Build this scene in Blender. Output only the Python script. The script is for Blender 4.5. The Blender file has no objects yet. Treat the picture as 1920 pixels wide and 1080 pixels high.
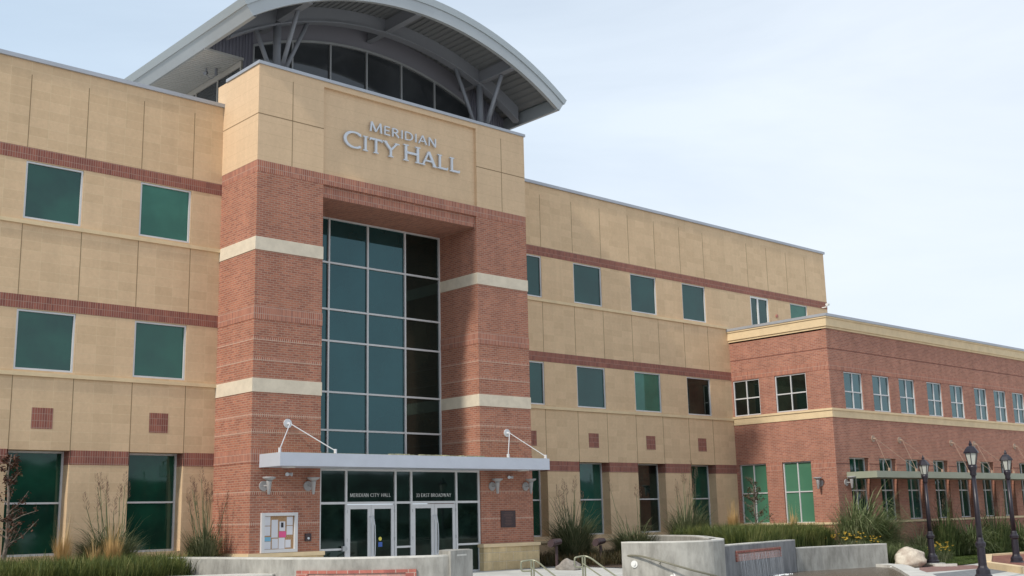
import bpy, math, random
from mathutils import Vector, Matrix
R = math.radians
PI = math.pi
random.seed(7)
S = bpy.context.scene
COL = S.collection

# ------------------------------------------------------------------ camera
cam_d = bpy.data.cameras.new("camera")
cam = bpy.data.objects.new("camera", cam_d)
COL.objects.link(cam)
S.camera = cam
cam_d.sensor_width = 36.0
cam_d.lens = 2128.26 / 1920 * 36
cam_d.clip_end = 5000
fw = Vector((0.66183043, 0.72287511, 0.1985751))
rt = Vector((0.74047904, -0.67169374, -0.02276657))
up = Vector((-0.11692427, -0.1621083, 0.97982122))
m = Matrix(((rt.x, up.x, -fw.x, 0), (rt.y, up.y, -fw.y, 0), (rt.z, up.z, -fw.z, 0), (0, 0, 0, 1)))
cam.matrix_world = Matrix.Translation((-16.53, -29.284, 1.695)) @ m

# ------------------------------------------------------------------ sky and sun
SUN_EL = R(40)
sx, sy = -0.9928, -0.12          # horizontal direction towards the sun
W = bpy.data.worlds.new("World")
S.world = W
W.use_nodes = True
nt = W.node_tree
for n in list(nt.nodes): nt.nodes.remove(n)
N = nt.nodes.new; L = nt.links.new
out = N('ShaderNodeOutputWorld'); bg = N('ShaderNodeBackground'); sky = N('ShaderNodeTexSky')
sky.sky_type = 'NISHITA'; sky.sun_disc = False; sky.sun_elevation = SUN_EL
sky.sun_rotation = math.atan2(sx, sy)
sky.dust_density = 2.0; sky.air_density = 1.0; sky.ozone_density = 1.0
tc = N('ShaderNodeTexCoord'); mp = N('ShaderNodeMapping'); mp.inputs['Scale'].default_value = (0.9, 0.9, 3.2)
mp.inputs['Rotation'].default_value = (0.12, 0.1, 0.6)
nz = N('ShaderNodeTexNoise'); nz.inputs['Scale'].default_value = 1.6; nz.inputs['Detail'].default_value = 7; nz.inputs['Roughness'].default_value = 0.55
nz.inputs['Distortion'].default_value = 0.6
rp = N('ShaderNodeValToRGB'); rp.color_ramp.elements[0].position = 0.30; rp.color_ramp.elements[0].color = (0.70, 0.70, 0.70, 1)
rp.color_ramp.elements[1].position = 0.66; rp.color_ramp.elements[1].color = (0.98, 0.98, 0.98, 1)
mx = N('ShaderNodeMix'); mx.data_type = 'RGBA'
L(tc.outputs['Generated'], mp.inputs[0]); L(mp.outputs[0], nz.inputs['Vector']); L(nz.outputs[0], rp.inputs[0])
dt = N('ShaderNodeVectorMath'); dt.operation = 'DOT_PRODUCT'; dt.inputs[1].default_value = (0.74, -0.62, -0.25)
L(tc.outputs['Generated'], dt.inputs[0])
mr = N('ShaderNodeMapRange'); mr.inputs[1].default_value = -0.55; mr.inputs[2].default_value = 0.25; mr.inputs[3].default_value = 0.0; mr.inputs[4].default_value = 1.0
L(dt.outputs['Value'], mr.inputs[0])
cm = N('ShaderNodeMix'); cm.data_type = 'RGBA'; cm.inputs[6].default_value = (4.7, 5.9, 7.2, 1); cm.inputs[7].default_value = (6.7, 7.3, 8.0, 1)
L(mr.outputs[0], cm.inputs[0]); L(cm.outputs[2], mx.inputs[7])
L(rp.outputs[0], mx.inputs[0]); L(sky.outputs[0], mx.inputs[6]); mx.blend_type = 'MIX'
L(mx.outputs[2], bg.inputs[0]); bg.inputs[1].default_value = 0.105
L(bg.outputs[0], out.inputs[0])
sun_d = bpy.data.lights.new("sun", 'SUN'); sun_d.energy = 2.4; sun_d.angle = R(3.5); sun_d.color = (1.0, 0.93, 0.82)
sun = bpy.data.objects.new("sun", sun_d); COL.objects.link(sun)
dirv = Vector((sx * math.cos(SUN_EL), sy * math.cos(SUN_EL), math.sin(SUN_EL)))
sun.rotation_euler = dirv.to_track_quat('Z', 'Y').to_euler()
sun.location = (-30, -20, 40)
S.view_settings.view_transform = 'Standard'; S.view_settings.look = 'None'
S.view_settings.exposure = 0.36; S.view_settings.gamma = 1.0
S.render.engine = 'CYCLES'
S.render.resolution_x = 1024; S.render.resolution_y = 576

# ------------------------------------------------------------------ materials
MATS = {}
def mat(name, col=(0.5, 0.5, 0.5), rough=0.7, metal=0.0, spec=0.5, noise=0.0, nscale=3.0, bump=0.0, bscale=40.0, ior=None, streak=False, emit=None, two=None):
    if name in MATS: return MATS[name]
    m = bpy.data.materials.new(name); m.use_nodes = True
    t = m.node_tree; b = t.nodes['Principled BSDF']
    b.inputs['Base Color'].default_value = (*col, 1); b.inputs['Roughness'].default_value = rough
    b.inputs['Metallic'].default_value = metal
    b.inputs['Specular IOR Level'].default_value = spec
    if ior: b.inputs['IOR'].default_value = ior
    g = t.nodes.new('ShaderNodeNewGeometry')
    if noise > 0:
        n = t.nodes.new('ShaderNodeTexNoise'); n.inputs['Scale'].default_value = nscale; n.inputs['Detail'].default_value = 6
        n.inputs['Roughness'].default_value = 0.65
        src = g.outputs['Position']
        if streak:
            mpn = t.nodes.new('ShaderNodeMapping'); mpn.inputs['Scale'].default_value = (1, 1, 0.38); t.links.new(src, mpn.inputs[0]); src = mpn.outputs[0]
        t.links.new(src, n.inputs['Vector'])
        r = t.nodes.new('ShaderNodeValToRGB'); c2 = two or tuple(max(0, c * (1 - noise)) for c in col)
        r.color_ramp.elements[0].position = 0.34; r.color_ramp.elements[0].color = (*c2, 1)
        r.color_ramp.elements[1].position = 0.62; r.color_ramp.elements[1].color = (*tuple(min(1, c * (1 + noise * 0.3)) for c in col), 1)
        t.links.new(n.outputs[0], r.inputs[0]); t.links.new(r.outputs[0], b.inputs['Base Color'])
    if bump > 0:
        n2 = t.nodes.new('ShaderNodeTexNoise'); n2.inputs['Scale'].default_value = bscale; n2.inputs['Detail'].default_value = 5
        t.links.new(g.outputs['Position'], n2.inputs['Vector'])
        bp = t.nodes.new('ShaderNodeBump'); bp.inputs['Strength'].default_value = bump; bp.inputs['Distance'].default_value = 0.02
        t.links.new(n2.outputs[0], bp.inputs['Height']); t.links.new(bp.outputs[0], b.inputs['Normal'])
    if emit:
        b.inputs['Emission Color'].default_value = (*emit[:3], 1); b.inputs['Emission Strength'].default_value = emit[3]
    MATS[name] = m
    return m

def masonry(name, c1, c2, mortar, bw, rh, ms, offset=0.5, x0=0.0, z0=0.0, rough=0.85, blot=0.12, bump=0.5, freq=2, smooth=0.1, bias=0.0, grid=False):
    """brick or block pattern laid along the wall (works on walls facing x or y)"""
    m = bpy.data.materials.new(name); m.use_nodes = True
    t = m.node_tree; NN = t.nodes.new; LL = t.links.new; b = t.nodes['Principled BSDF']
    b.inputs['Roughness'].default_value = rough; b.inputs['Specular IOR Level'].default_value = 0.25
    g = NN('ShaderNodeNewGeometry'); sp = NN('ShaderNodeSeparateXYZ'); sn = NN('ShaderNodeSeparateXYZ')
    LL(g.outputs['Position'], sp.inputs[0]); LL(g.outputs['True Normal'], sn.inputs[0])
    def mth(op, a, bb=None):
        k = NN('ShaderNodeMath'); k.operation = op
        for i, v in enumerate((a, bb)):
            if v is None: continue
            if isinstance(v, (int, float)): k.inputs[i].default_value = v
            else: LL(v, k.inputs[i])
        return k.outputs[0]
    ax = mth('GREATER_THAN', mth('ABSOLUTE', sn.outputs[0]), 0.7)
    az = mth('GREATER_THAN', mth('ABSOLUTE', sn.outputs[2]), 0.7)
    u = mth('ADD', mth('MULTIPLY', sp.outputs[1], ax), mth('MULTIPLY', sp.outputs[0], mth('SUBTRACT', 1.0, ax)))
    v = mth('ADD', mth('MULTIPLY', sp.outputs[1], az), mth('MULTIPLY', sp.outputs[2], mth('SUBTRACT', 1.0, az)))
    cx = NN('ShaderNodeCombineXYZ'); LL(mth('SUBTRACT', u, x0), cx.inputs[0]); LL(mth('SUBTRACT', v, z0), cx.inputs[1])
    br = NN('ShaderNodeTexBrick'); br.offset = offset; br.offset_frequency = freq; br.squash = 1.0
    LL(cx.outputs[0], br.inputs['Vector'])
    br.inputs['Color1'].default_value = (*c1, 1); br.inputs['Color2'].default_value = (*c2, 1); br.inputs['Mortar'].default_value = (*mortar, 1)
    br.inputs['Scale'].default_value = 1.0; br.inputs['Mortar Size'].default_value = ms; br.inputs['Mortar Smooth'].default_value = smooth
    br.inputs['Bias'].default_value = bias; br.inputs['Brick Width'].default_value = bw; br.inputs['Row Height'].default_value = rh
    n = NN('ShaderNodeTexNoise'); n.inputs['Scale'].default_value = 1.1; n.inputs['Detail'].default_value = 8; n.inputs['Roughness'].default_value = 0.7
    LL(g.outputs['Position'], n.inputs['Vector'])
    mr = NN('ShaderNodeMapRange'); mr.inputs[1].default_value = 0.3; mr.inputs[2].default_value = 0.7
    mr.inputs[3].default_value = 1 - blot; mr.inputs[4].default_value = 1 + blot * 0.6
    LL(n.outputs[0], mr.inputs[0])
    ms_ = NN('ShaderNodeMapping'); ms_.inputs['Scale'].default_value = (3.2, 3.2, 0.16); LL(g.outputs['Position'], ms_.inputs[0])
    n3 = NN('ShaderNodeTexNoise'); n3.inputs['Scale'].default_value = 1.0; n3.inputs['Detail'].default_value = 5; LL(ms_.outputs[0], n3.inputs['Vector'])
    m3 = NN('ShaderNodeMapRange'); m3.inputs[1].default_value = 0.35; m3.inputs[2].default_value = 0.6; m3.inputs[3].default_value = 1 - blot * .8; m3.inputs[4].default_value = 1.0; LL(n3.outputs[0], m3.inputs[0])
    n4 = NN('ShaderNodeTexNoise'); n4.inputs['Scale'].default_value = 9.0; n4.inputs['Detail'].default_value = 6; n4.inputs['Roughness'].default_value = .8; LL(g.outputs['Position'], n4.inputs['Vector'])
    m4 = NN('ShaderNodeMapRange'); m4.inputs[1].default_value = 0.3; m4.inputs[2].default_value = 0.7; m4.inputs[3].default_value = .93; m4.inputs[4].default_value = 1.06; LL(n4.outputs[0], m4.inputs[0])
    vm = NN('ShaderNodeVectorMath'); vm.operation = 'SCALE'; LL(br.outputs['Color'], vm.inputs[0]); LL(mth('MULTIPLY', mth('MULTIPLY', mr.outputs[0], m3.outputs[0]), m4.outputs[0]), vm.inputs['Scale'])
    LL(vm.outputs[0], b.inputs['Base Color'])
    n2 = NN('ShaderNodeTexNoise'); n2.inputs['Scale'].default_value = 35; n2.inputs['Detail'].default_value = 4; LL(g.outputs['Position'], n2.inputs['Vector'])
    h = mth('SUBTRACT', mth('MULTIPLY', n2.outputs[0], 0.5), br.outputs['Fac'])
    bp = NN('ShaderNodeBump'); bp.inputs['Strength'].default_value = bump; bp.inputs['Distance'].default_value = 0.006
    LL(h, bp.inputs['Height']); LL(bp.outputs[0], b.inputs['Normal'])
    MATS[name] = m
    return m

BR1, BR2, MORT = (0.46, 0.185, 0.118), (0.31, 0.120, 0.084), (0.42, 0.265, 0.195)
BRICK = masonry('brick', BR1, BR2, MORT, 0.205, 0.0686, 0.0105, blot=0.12)
BRICKW = masonry('brick_wing', (0.455, 0.195, 0.132), (0.32, 0.130, 0.095), (0.42, 0.275, 0.21), 0.205, 0.0686, 0.009, blot=0.14)
SOLD = masonry('brick_soldier', BR1, BR2, (0.46, 0.32, 0.26), 0.0686, 0.205, 0.008, offset=0.0, z0=-0.02, blot=0.08)
ROWL = masonry('brick_rowlock', BR1, BR2, (0.52, 0.38, 0.30), 0.0686, 0.10, 0.010, offset=0.0, blot=0.05)
BANDM = masonry('brick_band', (0.34, 0.125, 0.090), (0.23, 0.082, 0.066), (0.38, 0.25, 0.20), 0.0686, 0.19, 0.007, offset=0.0, z0=0.02, blot=0.1)
ST1, ST2 = (0.70, 0.505, 0.32), (0.63, 0.45, 0.28)
STONEL = masonry('stone_block_left', ST1, ST2, (0.71, 0.55, 0.35), 0.56, 0.275, 0.006, offset=0.0, x0=-0.96 - 56, z0=-0.1, blot=0.06, bump=0.15, smooth=0.4)
STONER = masonry('stone_block_right', ST1, ST2, (0.69, 0.53, 0.33), 0.57, 0.275, 0.005, offset=0.0, x0=13.9 - 57, z0=-0.1, blot=0.05, bump=0.15, smooth=0.4)
STONET = masonry('stone_smooth', (0.69, 0.50, 0.325), (0.66, 0.475, 0.305), (0.56, 0.40, 0.25), 30, 0.37, 0.005, offset=0.0, z0=0.05, blot=0.05, bump=0.12, smooth=0.4)
ROCKF = masonry('stone_rockface', (0.74, 0.57, 0.33), (0.60, 0.45, 0.25), (0.72, 0.60, 0.42), 0.62, 0.29, 0.010, offset=0.5, z0=0.0, blot=0.28, bump=0.9)
PAVRB = masonry('frame_brick', (0.48, 0.17, 0.13), (0.36, 0.12, 0.10), (0.5, 0.36, 0.3), 0.22, 0.09, 0.008, blot=.15)
PAVRB2 = masonry('frame_brick_inner', (0.60, 0.36, 0.31), (0.52, 0.30, 0.26), (0.42, 0.32, 0.28), 0.22, 0.09, 0.008, blot=.2)
CREAM = mat('stone_cream', (0.68, 0.595, 0.47), 0.8, noise=0.12, nscale=2.5, bump=0.15)
TRIM = mat('stone_trim', (0.71, 0.55, 0.34), 0.8, noise=0.10, nscale=2.0, bump=0.15)
JOINT = mat('joint_sealant', (0.26, 0.175, 0.095), 0.9)
COPE = mat('coping_metal', (0.42, 0.44, 0.48), 0.45, metal=0.35, noise=0.10, nscale=0.8)
ALU = mat('white_aluminium', (0.62, 0.62, 0.63), 0.45, metal=0.1, noise=0.05, nscale=2)
ALUD = mat('grey_aluminium', (0.40, 0.41, 0.42), 0.45, metal=0.2)
FRAME2 = mat('taupe_frame', (0.45, 0.42, 0.38), 0.6)
ROOFM = mat('roof_metal', (0.42, 0.45, 0.46), 0.5, metal=0.15, noise=0.08, nscale=0.7)
FASC = mat('fascia_metal', (0.40, 0.43, 0.45), 0.5, metal=0.1, noise=0.06, nscale=0.6)
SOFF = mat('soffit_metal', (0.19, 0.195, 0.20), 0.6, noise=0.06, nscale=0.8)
STEEL = mat('painted_steel', (0.24, 0.25, 0.28), 0.55, noise=0.06, nscale=1)
WALLC = mat('corrugated_wall', (0.20, 0.20, 0.25), 0.6)
CANM = mat('canopy_metal', (0.52, 0.55, 0.62), 0.5, metal=0.1, noise=0.06, nscale=1.2)
CANG = mat('canopy_sage', (0.29, 0.31, 0.235), 0.55, noise=0.1, nscale=1.2)
CANR = mat('canopy_rod', (0.34, 0.24, 0.18), 0.6)
LETM = mat('letter_metal', (0.60, 0.63, 0.68), 0.4, metal=0.25)
ROD = mat('rod_white', (0.62, 0.63, 0.66), 0.4)
SCONCE = mat('sconce_grey', (0.38, 0.37, 0.37), 0.5)
CONC = mat('concrete_wall', (0.37, 0.36, 0.33), 0.85, noise=0.25, nscale=3.1, bump=0.3, bscale=14, streak=True, two=(0.24, 0.232, 0.21))
CONCD = mat('concrete_damp', (0.25, 0.252, 0.255), 0.7, noise=0.3, nscale=2.0, bump=0.25, bscale=18, streak=True, two=(0.15, 0.152, 0.16))
CONCT = mat('concrete_cap', (0.60, 0.585, 0.54), 0.85, noise=0.2, nscale=2.5, bump=0.15)
PAVE = mat('paving_concrete', (0.55, 0.55, 0.52), 0.85, noise=0.14, nscale=0.9, bump=0.15, bscale=25)
PAVR = mat('paver_red', (0.26, 0.15, 0.13), 0.85, noise=0.3, nscale=5)
PAVG = mat('paver_grey', (0.20, 0.21, 0.22), 0.85, noise=0.25, nscale=5)
SOIL = mat('soil', (0.085, 0.055, 0.035), 0.95, noise=0.5, nscale=8, bump=0.6, bscale=12)
BLACK = mat('black_iron', (0.018, 0.014, 0.022), 0.38, noise=0.3, nscale=9, bump=0.1)
BRONZE = mat('dark_bronze', (0.045, 0.025, 0.028), 0.45)
LAMPG = mat('lantern_glass', (0.42, 0.43, 0.39), 0.3, spec=0.6)
RAILM = mat('rail_olive', (0.26, 0.265, 0.19), 0.45, metal=0.3)
WHITE = mat('white_paint', (0.75, 0.75, 0.73), 0.5)
PAPER = mat('paper', (0.66, 0.66, 0.70), 0.8)
PINK = mat('paper_pink', (0.70, 0.10, 0.26), 0.8)
BLUEP = mat('paper_blue', (0.20, 0.45, 0.62), 0.8)
CORK = mat('cork', (0.42, 0.26, 0.14), 0.9, noise=0.3, nscale=30)
YELL = mat('sticker_yellow', (0.75, 0.65, 0.12), 0.5)
BLUE = mat('sticker_blue', (0.05, 0.12, 0.42), 0.5)
ROCK = mat('boulder_rock', (0.56, 0.50, 0.41), 0.85, noise=0.42, nscale=2.8, bump=0.7, bscale=6, two=(0.33, 0.25, 0.20))
ROCKG = mat('grey_rock', (0.30, 0.27, 0.24), 0.85, noise=0.4, nscale=4, bump=0.6, bscale=8)

def glass(name, base, rough=0.03, ior=1.6, tint=(0.75, 0.95, 0.95), noise=0.35, ns=0.7, b2=None, wav=0.02):
    m = bpy.data.materials.new(name); m.use_nodes = True; t = m.node_tree; b = t.nodes['Principled BSDF']
    b.inputs['Roughness'].default_value = rough; b.inputs['IOR'].default_value = ior
    b.inputs['Specular Tint'].default_value = (*tint, 1)
    g = t.nodes.new('ShaderNodeNewGeometry'); n = t.nodes.new('ShaderNodeTexNoise'); n.inputs['Scale'].default_value = ns; n.inputs['Detail'].default_value = 4
    t.links.new(g.outputs['Position'], n.inputs['Vector'])
    r = t.nodes.new('ShaderNodeValToRGB'); r.color_ramp.elements[0].position = 0.35; r.color_ramp.elements[1].position = 0.65
    r.color_ramp.elements[0].color = (*(b2 or tuple(c * (1 - noise) for c in base)), 1); r.color_ramp.elements[1].color = (*base, 1)
    t.links.new(n.outputs[0], r.inputs[0]); t.links.new(r.outputs[0], b.inputs['Base Color'])
    n2 = t.nodes.new('ShaderNodeTexNoise'); n2.inputs['Scale'].default_value = 0.9; t.links.new(g.outputs['Position'], n2.inputs['Vector'])
    bp = t.nodes.new('ShaderNodeBump'); bp.inputs['Strength'].default_value = wav; bp.inputs['Distance'].default_value = 0.05
    t.links.new(n2.outputs[0], bp.inputs['Height']); t.links.new(bp.outputs[0], b.inputs['Normal'])
    MATS[name] = m
    return m
G_TEAL = glass('glass_teal', (0.010, 0.055, 0.048))
G_GREEN = glass('glass_green_shade', (0.045, 0.17, 0.12), tint=(0.6, 0.9, 0.85))
G_MID = glass('glass_mid_green', (0.020, 0.095, 0.066), b2=(0.016, 0.055, 0.044))
G_BRIGHT = glass('glass_bright_shade', (0.075, 0.20, 0.125), ior=1.5, noise=0.12)
G_DARK = glass('glass_dark', (0.010, 0.018, 0.012), ior=1.5, b2=(0.004, 0.004, 0.004))
G_DGREEN = glass('glass_dark_green', (0.012, 0.065, 0.040), ior=1.55, b2=(0.008, 0.034, 0.024), ns=1.1)
G_CURT = glass('glass_curtain', (0.010, 0.040, 0.042), ior=1.80, tint=(0.48, 0.84, 0.92), wav=0.008)
G_CURT2 = glass('glass_curtain_dark', (0.016, 0.020, 0.015), ior=1.55, tint=(0.6, 0.88, 0.9), wav=0.008, b2=(0.006, 0.010, 0.009), ns=0.6)
G_EAST = glass('glass_east', (0.012, 0.06, 0.06), ior=1.95, tint=(0.6, 0.92, 1.0))
G_DOOR = glass('glass_door', (0.008, 0.020, 0.016), ior=1.6, b2=(0.003, 0.006, 0.005), ns=1.6)

# ------------------------------------------------------------------ mesh helpers
class MB:
    def __init__(s): s.v = []; s.f = []; s.smooth = False
    def add(s, vs, fs):
        o = len(s.v); s.v += [tuple(x) for x in vs]; s.f += [tuple(i + o for i in f) for f in fs]; return s
    def box(s, x0, x1, y0, y1, z0, z1):
        return s.add([(x0, y0, z0), (x1, y0, z0), (x1, y1, z0), (x0, y1, z0), (x0, y0, z1), (x1, y0, z1), (x1, y1, z1), (x0, y1, z1)],
                     [(0, 3, 2, 1), (4, 5, 6, 7), (0, 1, 5, 4), (1, 2, 6, 5), (2, 3, 7, 6), (3, 0, 4, 7)])
    def quad(s, a, b, c, d): return s.add([a, b, c, d], [(0, 1, 2, 3)])
    def poly(s, pts, z): return s.add([(p[0], p[1], p[2] if len(p) > 2 else z) for p in pts], [tuple(range(len(pts)))])
    def prism(s, pts, z0, z1):
        n = len(pts); a = sum(pts[i][0] * pts[(i + 1) % n][1] - pts[(i + 1) % n][0] * pts[i][1] for i in range(n))
        if a < 0: pts = pts[::-1]
        vs = [(p[0], p[1], z0) for p in pts] + [(p[0], p[1], z1) for p in pts]
        return s.add(vs, [tuple(range(n - 1, -1, -1)), tuple(range(n, 2 * n))] + [(i, (i + 1) % n, (i + 1) % n + n, i + n) for i in range(n)])
    def tube(s, path, r, n=8, cap=True):
        path = [Vector(p) for p in path]; rs = r if isinstance(r, (list, tuple)) else [r] * len(path)
        o = len(s.v); ref = None
        for i, p in enumerate(path):
            d = (path[min(i + 1, len(path) - 1)] - path[max(i - 1, 0)]).normalized()
            if ref is None: ref = Vector((0, 0, 1)) if abs(d.z) < 0.9 else Vector((1, 0, 0))
            a = d.cross(ref).normalized(); b = a.cross(d).normalized(); ref = b
            for k in range(n):
                t = 2 * PI * k / n; s.v.append(tuple(p + (a * math.cos(t) + b * math.sin(t)) * rs[i]))
        for i in range(len(path) - 1):
            for k in range(n):
                k2 = (k + 1) % n; s.f.append((o + i * n + k, o + i * n + k2, o + (i + 1) * n + k2, o + (i + 1) * n + k))
        if cap:
            s.f.append(tuple(o + k for k in range(n - 1, -1, -1))); s.f.append(tuple(o + (len(path) - 1) * n + k for k in range(n)))
        return s
    def lathe(s, prof, n=16, c=(0, 0), rot=0.0):
        o = len(s.v)
        for (r, z) in prof:
            for k in range(n):
                t = 2 * PI * k / n + rot; s.v.append((c[0] + r * math.cos(t), c[1] + r * math.sin(t), z))
        for i in range(len(prof) - 1):
            for k in range(n):
                k2 = (k + 1) % n; s.f.append((o + i * n + k, o + i * n + k2, o + (i + 1) * n + k2, o + (i + 1) * n + k))
        s.f.append(tuple(o + k for k in range(n - 1, -1, -1))); s.f.append(tuple(o + (len(prof) - 1) * n + k for k in range(n)))
        return s
    def components(s):
        par = list(range(len(s.v)))
        def find(i):
            while par[i] != i: par[i] = par[par[i]]; i = par[i]
            return i
        for f in s.f:
            r0 = find(f[0])
            for i in f[1:]: par[find(i)] = r0
        out_ = {}
        for f in s.f: out_.setdefault(find(f[0]), []).append(f)
        for fs in out_.values():
            ids = sorted({i for f in fs for i in f}); mp2 = {v: k for k, v in enumerate(ids)}
            q = MB(); q.v = [s.v[i] for i in ids]; q.f = [tuple(mp2[i] for i in f) for f in fs]; yield q
    def each(s, name, material, parent=None, smooth=False):
        return [q.build(name, material, parent, smooth) for q in s.components()]
    def build(s, name, material, parent=None, smooth=False, loc=None, extra=None):
        me = bpy.data.meshes.new(name); me.from_pydata(s.v, [], s.f); me.update()
        me.materials.append(material)
        if extra:                                  # faces from index extra[0] on carry a second material
            me.materials.append(extra[1])
            for p in me.polygons:
                if p.index >= extra[0]: p.material_index = 1
        if smooth:
            for p in me.polygons: p.use_smooth = True
        o = bpy.data.objects.new(name, me); COL.objects.link(o)
        if parent is not None: o.parent = parent
        if loc: o.location = loc
        return o

def tag(o, label=None, cat=None, group=None, kind=None):
    if label: o['label'] = label
    if cat: o['category'] = cat
    if group: o['group'] = group
    if kind: o['kind'] = kind
    return o
def empty(name, loc, rz=0):
    o = bpy.data.objects.new(name, None); COL.objects.link(o); o.location = loc; o.rotation_euler = (0, 0, rz); return o
def copy_tree(o, parent=None):
    c = o.copy(); COL.objects.link(c)
    if parent is not None: c.parent = parent
    for ch in [x for x in bpy.data.objects if x.parent == o]: copy_tree(ch, c)
    return c
def struct(name, mb, m, smooth=False, label=None):
    o = mb.build(name, m, None, smooth); o['kind'] = 'structure'
    return o
def mapY(c): return lambda a, t, z: (a, c + t, z)       # wall facing -y, t goes into the wall
def mapX(c): return lambda a, t, z: (c + t, a, z)       # wall facing -x

def wall(mb, mp_, a0, a1, z0, z1, ops=(), depth=0.3):
    A = sorted(set([a0, a1] + [v for o in ops for v in o[:2] if a0 < v < a1])); Z = sorted(set([z0, z1] + [v for o in ops for v in o[2:4] if z0 < v < z1]))
    for i in range(len(A) - 1):
        for j in range(len(Z) - 1):
            am, zm = (A[i] + A[i + 1]) / 2, (Z[j] + Z[j + 1]) / 2
            if any(o[0] < am < o[1] and o[2] < zm < o[3] for o in ops): continue
            mb.quad(mp_(A[i], 0, Z[j]), mp_(A[i + 1], 0, Z[j]), mp_(A[i + 1], 0, Z[j + 1]), mp_(A[i], 0, Z[j + 1]))
    for o in ops:
        b0, b1, y0, y1 = max(o[0], a0), min(o[1], a1), max(o[2], z0), min(o[3], z1)
        if b0 >= b1 or y0 >= y1: continue
        d = o[4] if len(o) > 4 else depth
        if o[0] >= a0: mb.quad(mp_(b0, 0, y0), mp_(b0, 0, y1), mp_(b0, d, y1), mp_(b0, d, y0))
        if o[1] <= a1: mb.quad(mp_(b1, 0, y0), mp_(b1, d, y0), mp_(b1, d, y1), mp_(b1, 0, y1))
        if o[2] >= z0: mb.quad(mp_(b0, 0, y0), mp_(b0, d, y0), mp_(b1, d, y0), mp_(b1, 0, y0))
        if o[3] <= z1: mb.quad(mp_(b0, 0, y1), mp_(b1, 0, y1), mp_(b1, d, y1), mp_(b0, d, y1))
    return mb
def mbox(mb, mp_, a0, a1, t0, t1, z0, z1):
    p = mp_(a0, t0, z0); q = mp_(a1, t1, z1)
    return mb.box(min(p[0], q[0]), max(p[0], q[0]), min(p[1], q[1]), max(p[1], q[1]), z0, z1)

def window(parent, mp_, a0, a1, z0, z1, rec, gm, vs=(), hs=(), fw_=0.05, fm=ALU, mw=0.035, sill=False, name='window'):
    """frame mesh as the part, its glass as the sub-part"""
    f = MB(); e = 0.004
    mbox(f, mp_, a0 + e, a0 + fw_, rec - 0.05, rec + 0.04, z0 + e, z1 - e); mbox(f, mp_, a1 - fw_, a1 - e, rec - 0.05, rec + 0.04, z0 + e, z1 - e)
    mbox(f, mp_, a0 + fw_, a1 - fw_, rec - 0.05, rec + 0.04, z0 + e, z0 + fw_); mbox(f, mp_, a0 + fw_, a1 - fw_, rec - 0.05, rec + 0.04, z1 - fw_, z1 - e)
    xs = [a0 + fw_] + sorted(vs) + [a1 - fw_]
    for v in vs: mbox(f, mp_, v - mw / 2, v + mw / 2, rec - 0.045, rec + 0.03, z0 + fw_, z1 - fw_)
    for h in hs:
        for i in range(len(xs) - 1):
            l = xs[i] + (mw / 2 if i else 0); r = xs[i + 1] - (mw / 2 if i < len(xs) - 2 else 0)
            mbox(f, mp_, l, r, rec - 0.04, rec + 0.03, h - mw / 2, h + mw / 2)
    w = f.build(name, fm, parent)
    g = MB(); g.quad(mp_(a0 + 0.01, rec, z0 + 0.01), mp_(a1 - 0.01, rec, z0 + 0.01), mp_(a1 - 0.01, rec, z1 - 0.01), mp_(a0 + 0.01, rec, z1 - 0.01))
    g.build('pane', gm, w)
    if sill:
        sl = MB(); mbox(sl, mp_, a0 + 0.005, a1 - 0.005, -0.02, rec - 0.055, z0 + 0.002, z0 + 0.045); sl.build('sill', fm, w)
    return w

def smooth_path(pts, k=6):
    P = [Vector(p) for p in pts]; out_ = []
    for i in range(len(P) - 1):
        p0, p1, p2, p3 = P[max(i - 1, 0)], P[i], P[i + 1], P[min(i + 2, len(P) - 1)]
        for j in range(k):
            t = j / k
            out_.append(0.5 * ((2 * p1) + (-p0 + p2) * t + (2 * p0 - 5 * p1 + 4 * p2 - p3) * t * t + (-p0 + 3 * p1 - 3 * p2 + p3) * t ** 3))
    out_.append(P[-1]); return out_
def path_wall(mb, pts, th, z0, z1):
    """wall of thickness th to the left of the path; z1 may be a list"""
    P = [Vector((p[0], p[1])) for p in pts]; n = len(P); o = len(mb.v)
    zs = z1 if isinstance(z1, (list, tuple)) else [z1] * n
    for i in range(n):
        d = (P[min(i + 1, n - 1)] - P[max(i - 1, 0)]).normalized(); q = P[i] + Vector((-d.y, d.x)) * th
        mb.v += [(P[i].x, P[i].y, z0), (P[i].x, P[i].y, zs[i]), (q.x, q.y, zs[i]), (q.x, q.y, z0)]
    for i in range(n - 1):
        a = o + 4 * i; b = a + 4
        for k in range(4): mb.f.append((a + k, b + k, b + (k + 1) % 4, a + (k + 1) % 4))
    mb.f.append((o, o + 1, o + 2, o + 3)); e = o + 4 * (n - 1); mb.f.append((e + 3, e + 2, e + 1, e))
    return mb

# ------------------------------------------------------------------ ground and setting
def gz(x, y):
    # height of the paved ground: lower in the middle foreground where the steps run down
    d = (x + 16.53) * 0.675 + (y + 29.28) * 0.738; l = (x + 16.53) * 0.738 - (y + 29.28) * 0.675
    t = max(0.0, min(1.0, (33.0 - d) / 5.0)); t = t * t * (3 - 2 * t)
    k = max(0.0, min(1.0, (11.0 - l) / 3.5)); k = k * k * (3 - 2 * k)
    return -0.46 - 0.55 * t * k
g = MB(); nx = 60
gx = [-600, -300, -120, -60] + [-40 + i * 2 for i in range(61)] + [110, 200, 400, 900]
gy = [-600, -300, -120, -70] + [-50 + i * 2 for i in range(46)] + [60, 120, 300, 900]
for y in gy:
    for x in gx: g.v.append((x, y, gz(x, y)))
for j in range(len(gy) - 1):
    for i in range(len(gx) - 1):
        a = j * len(gx) + i; g.f.append((a, a + 1, a + 1 + len(gx), a + len(gx)))
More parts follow.
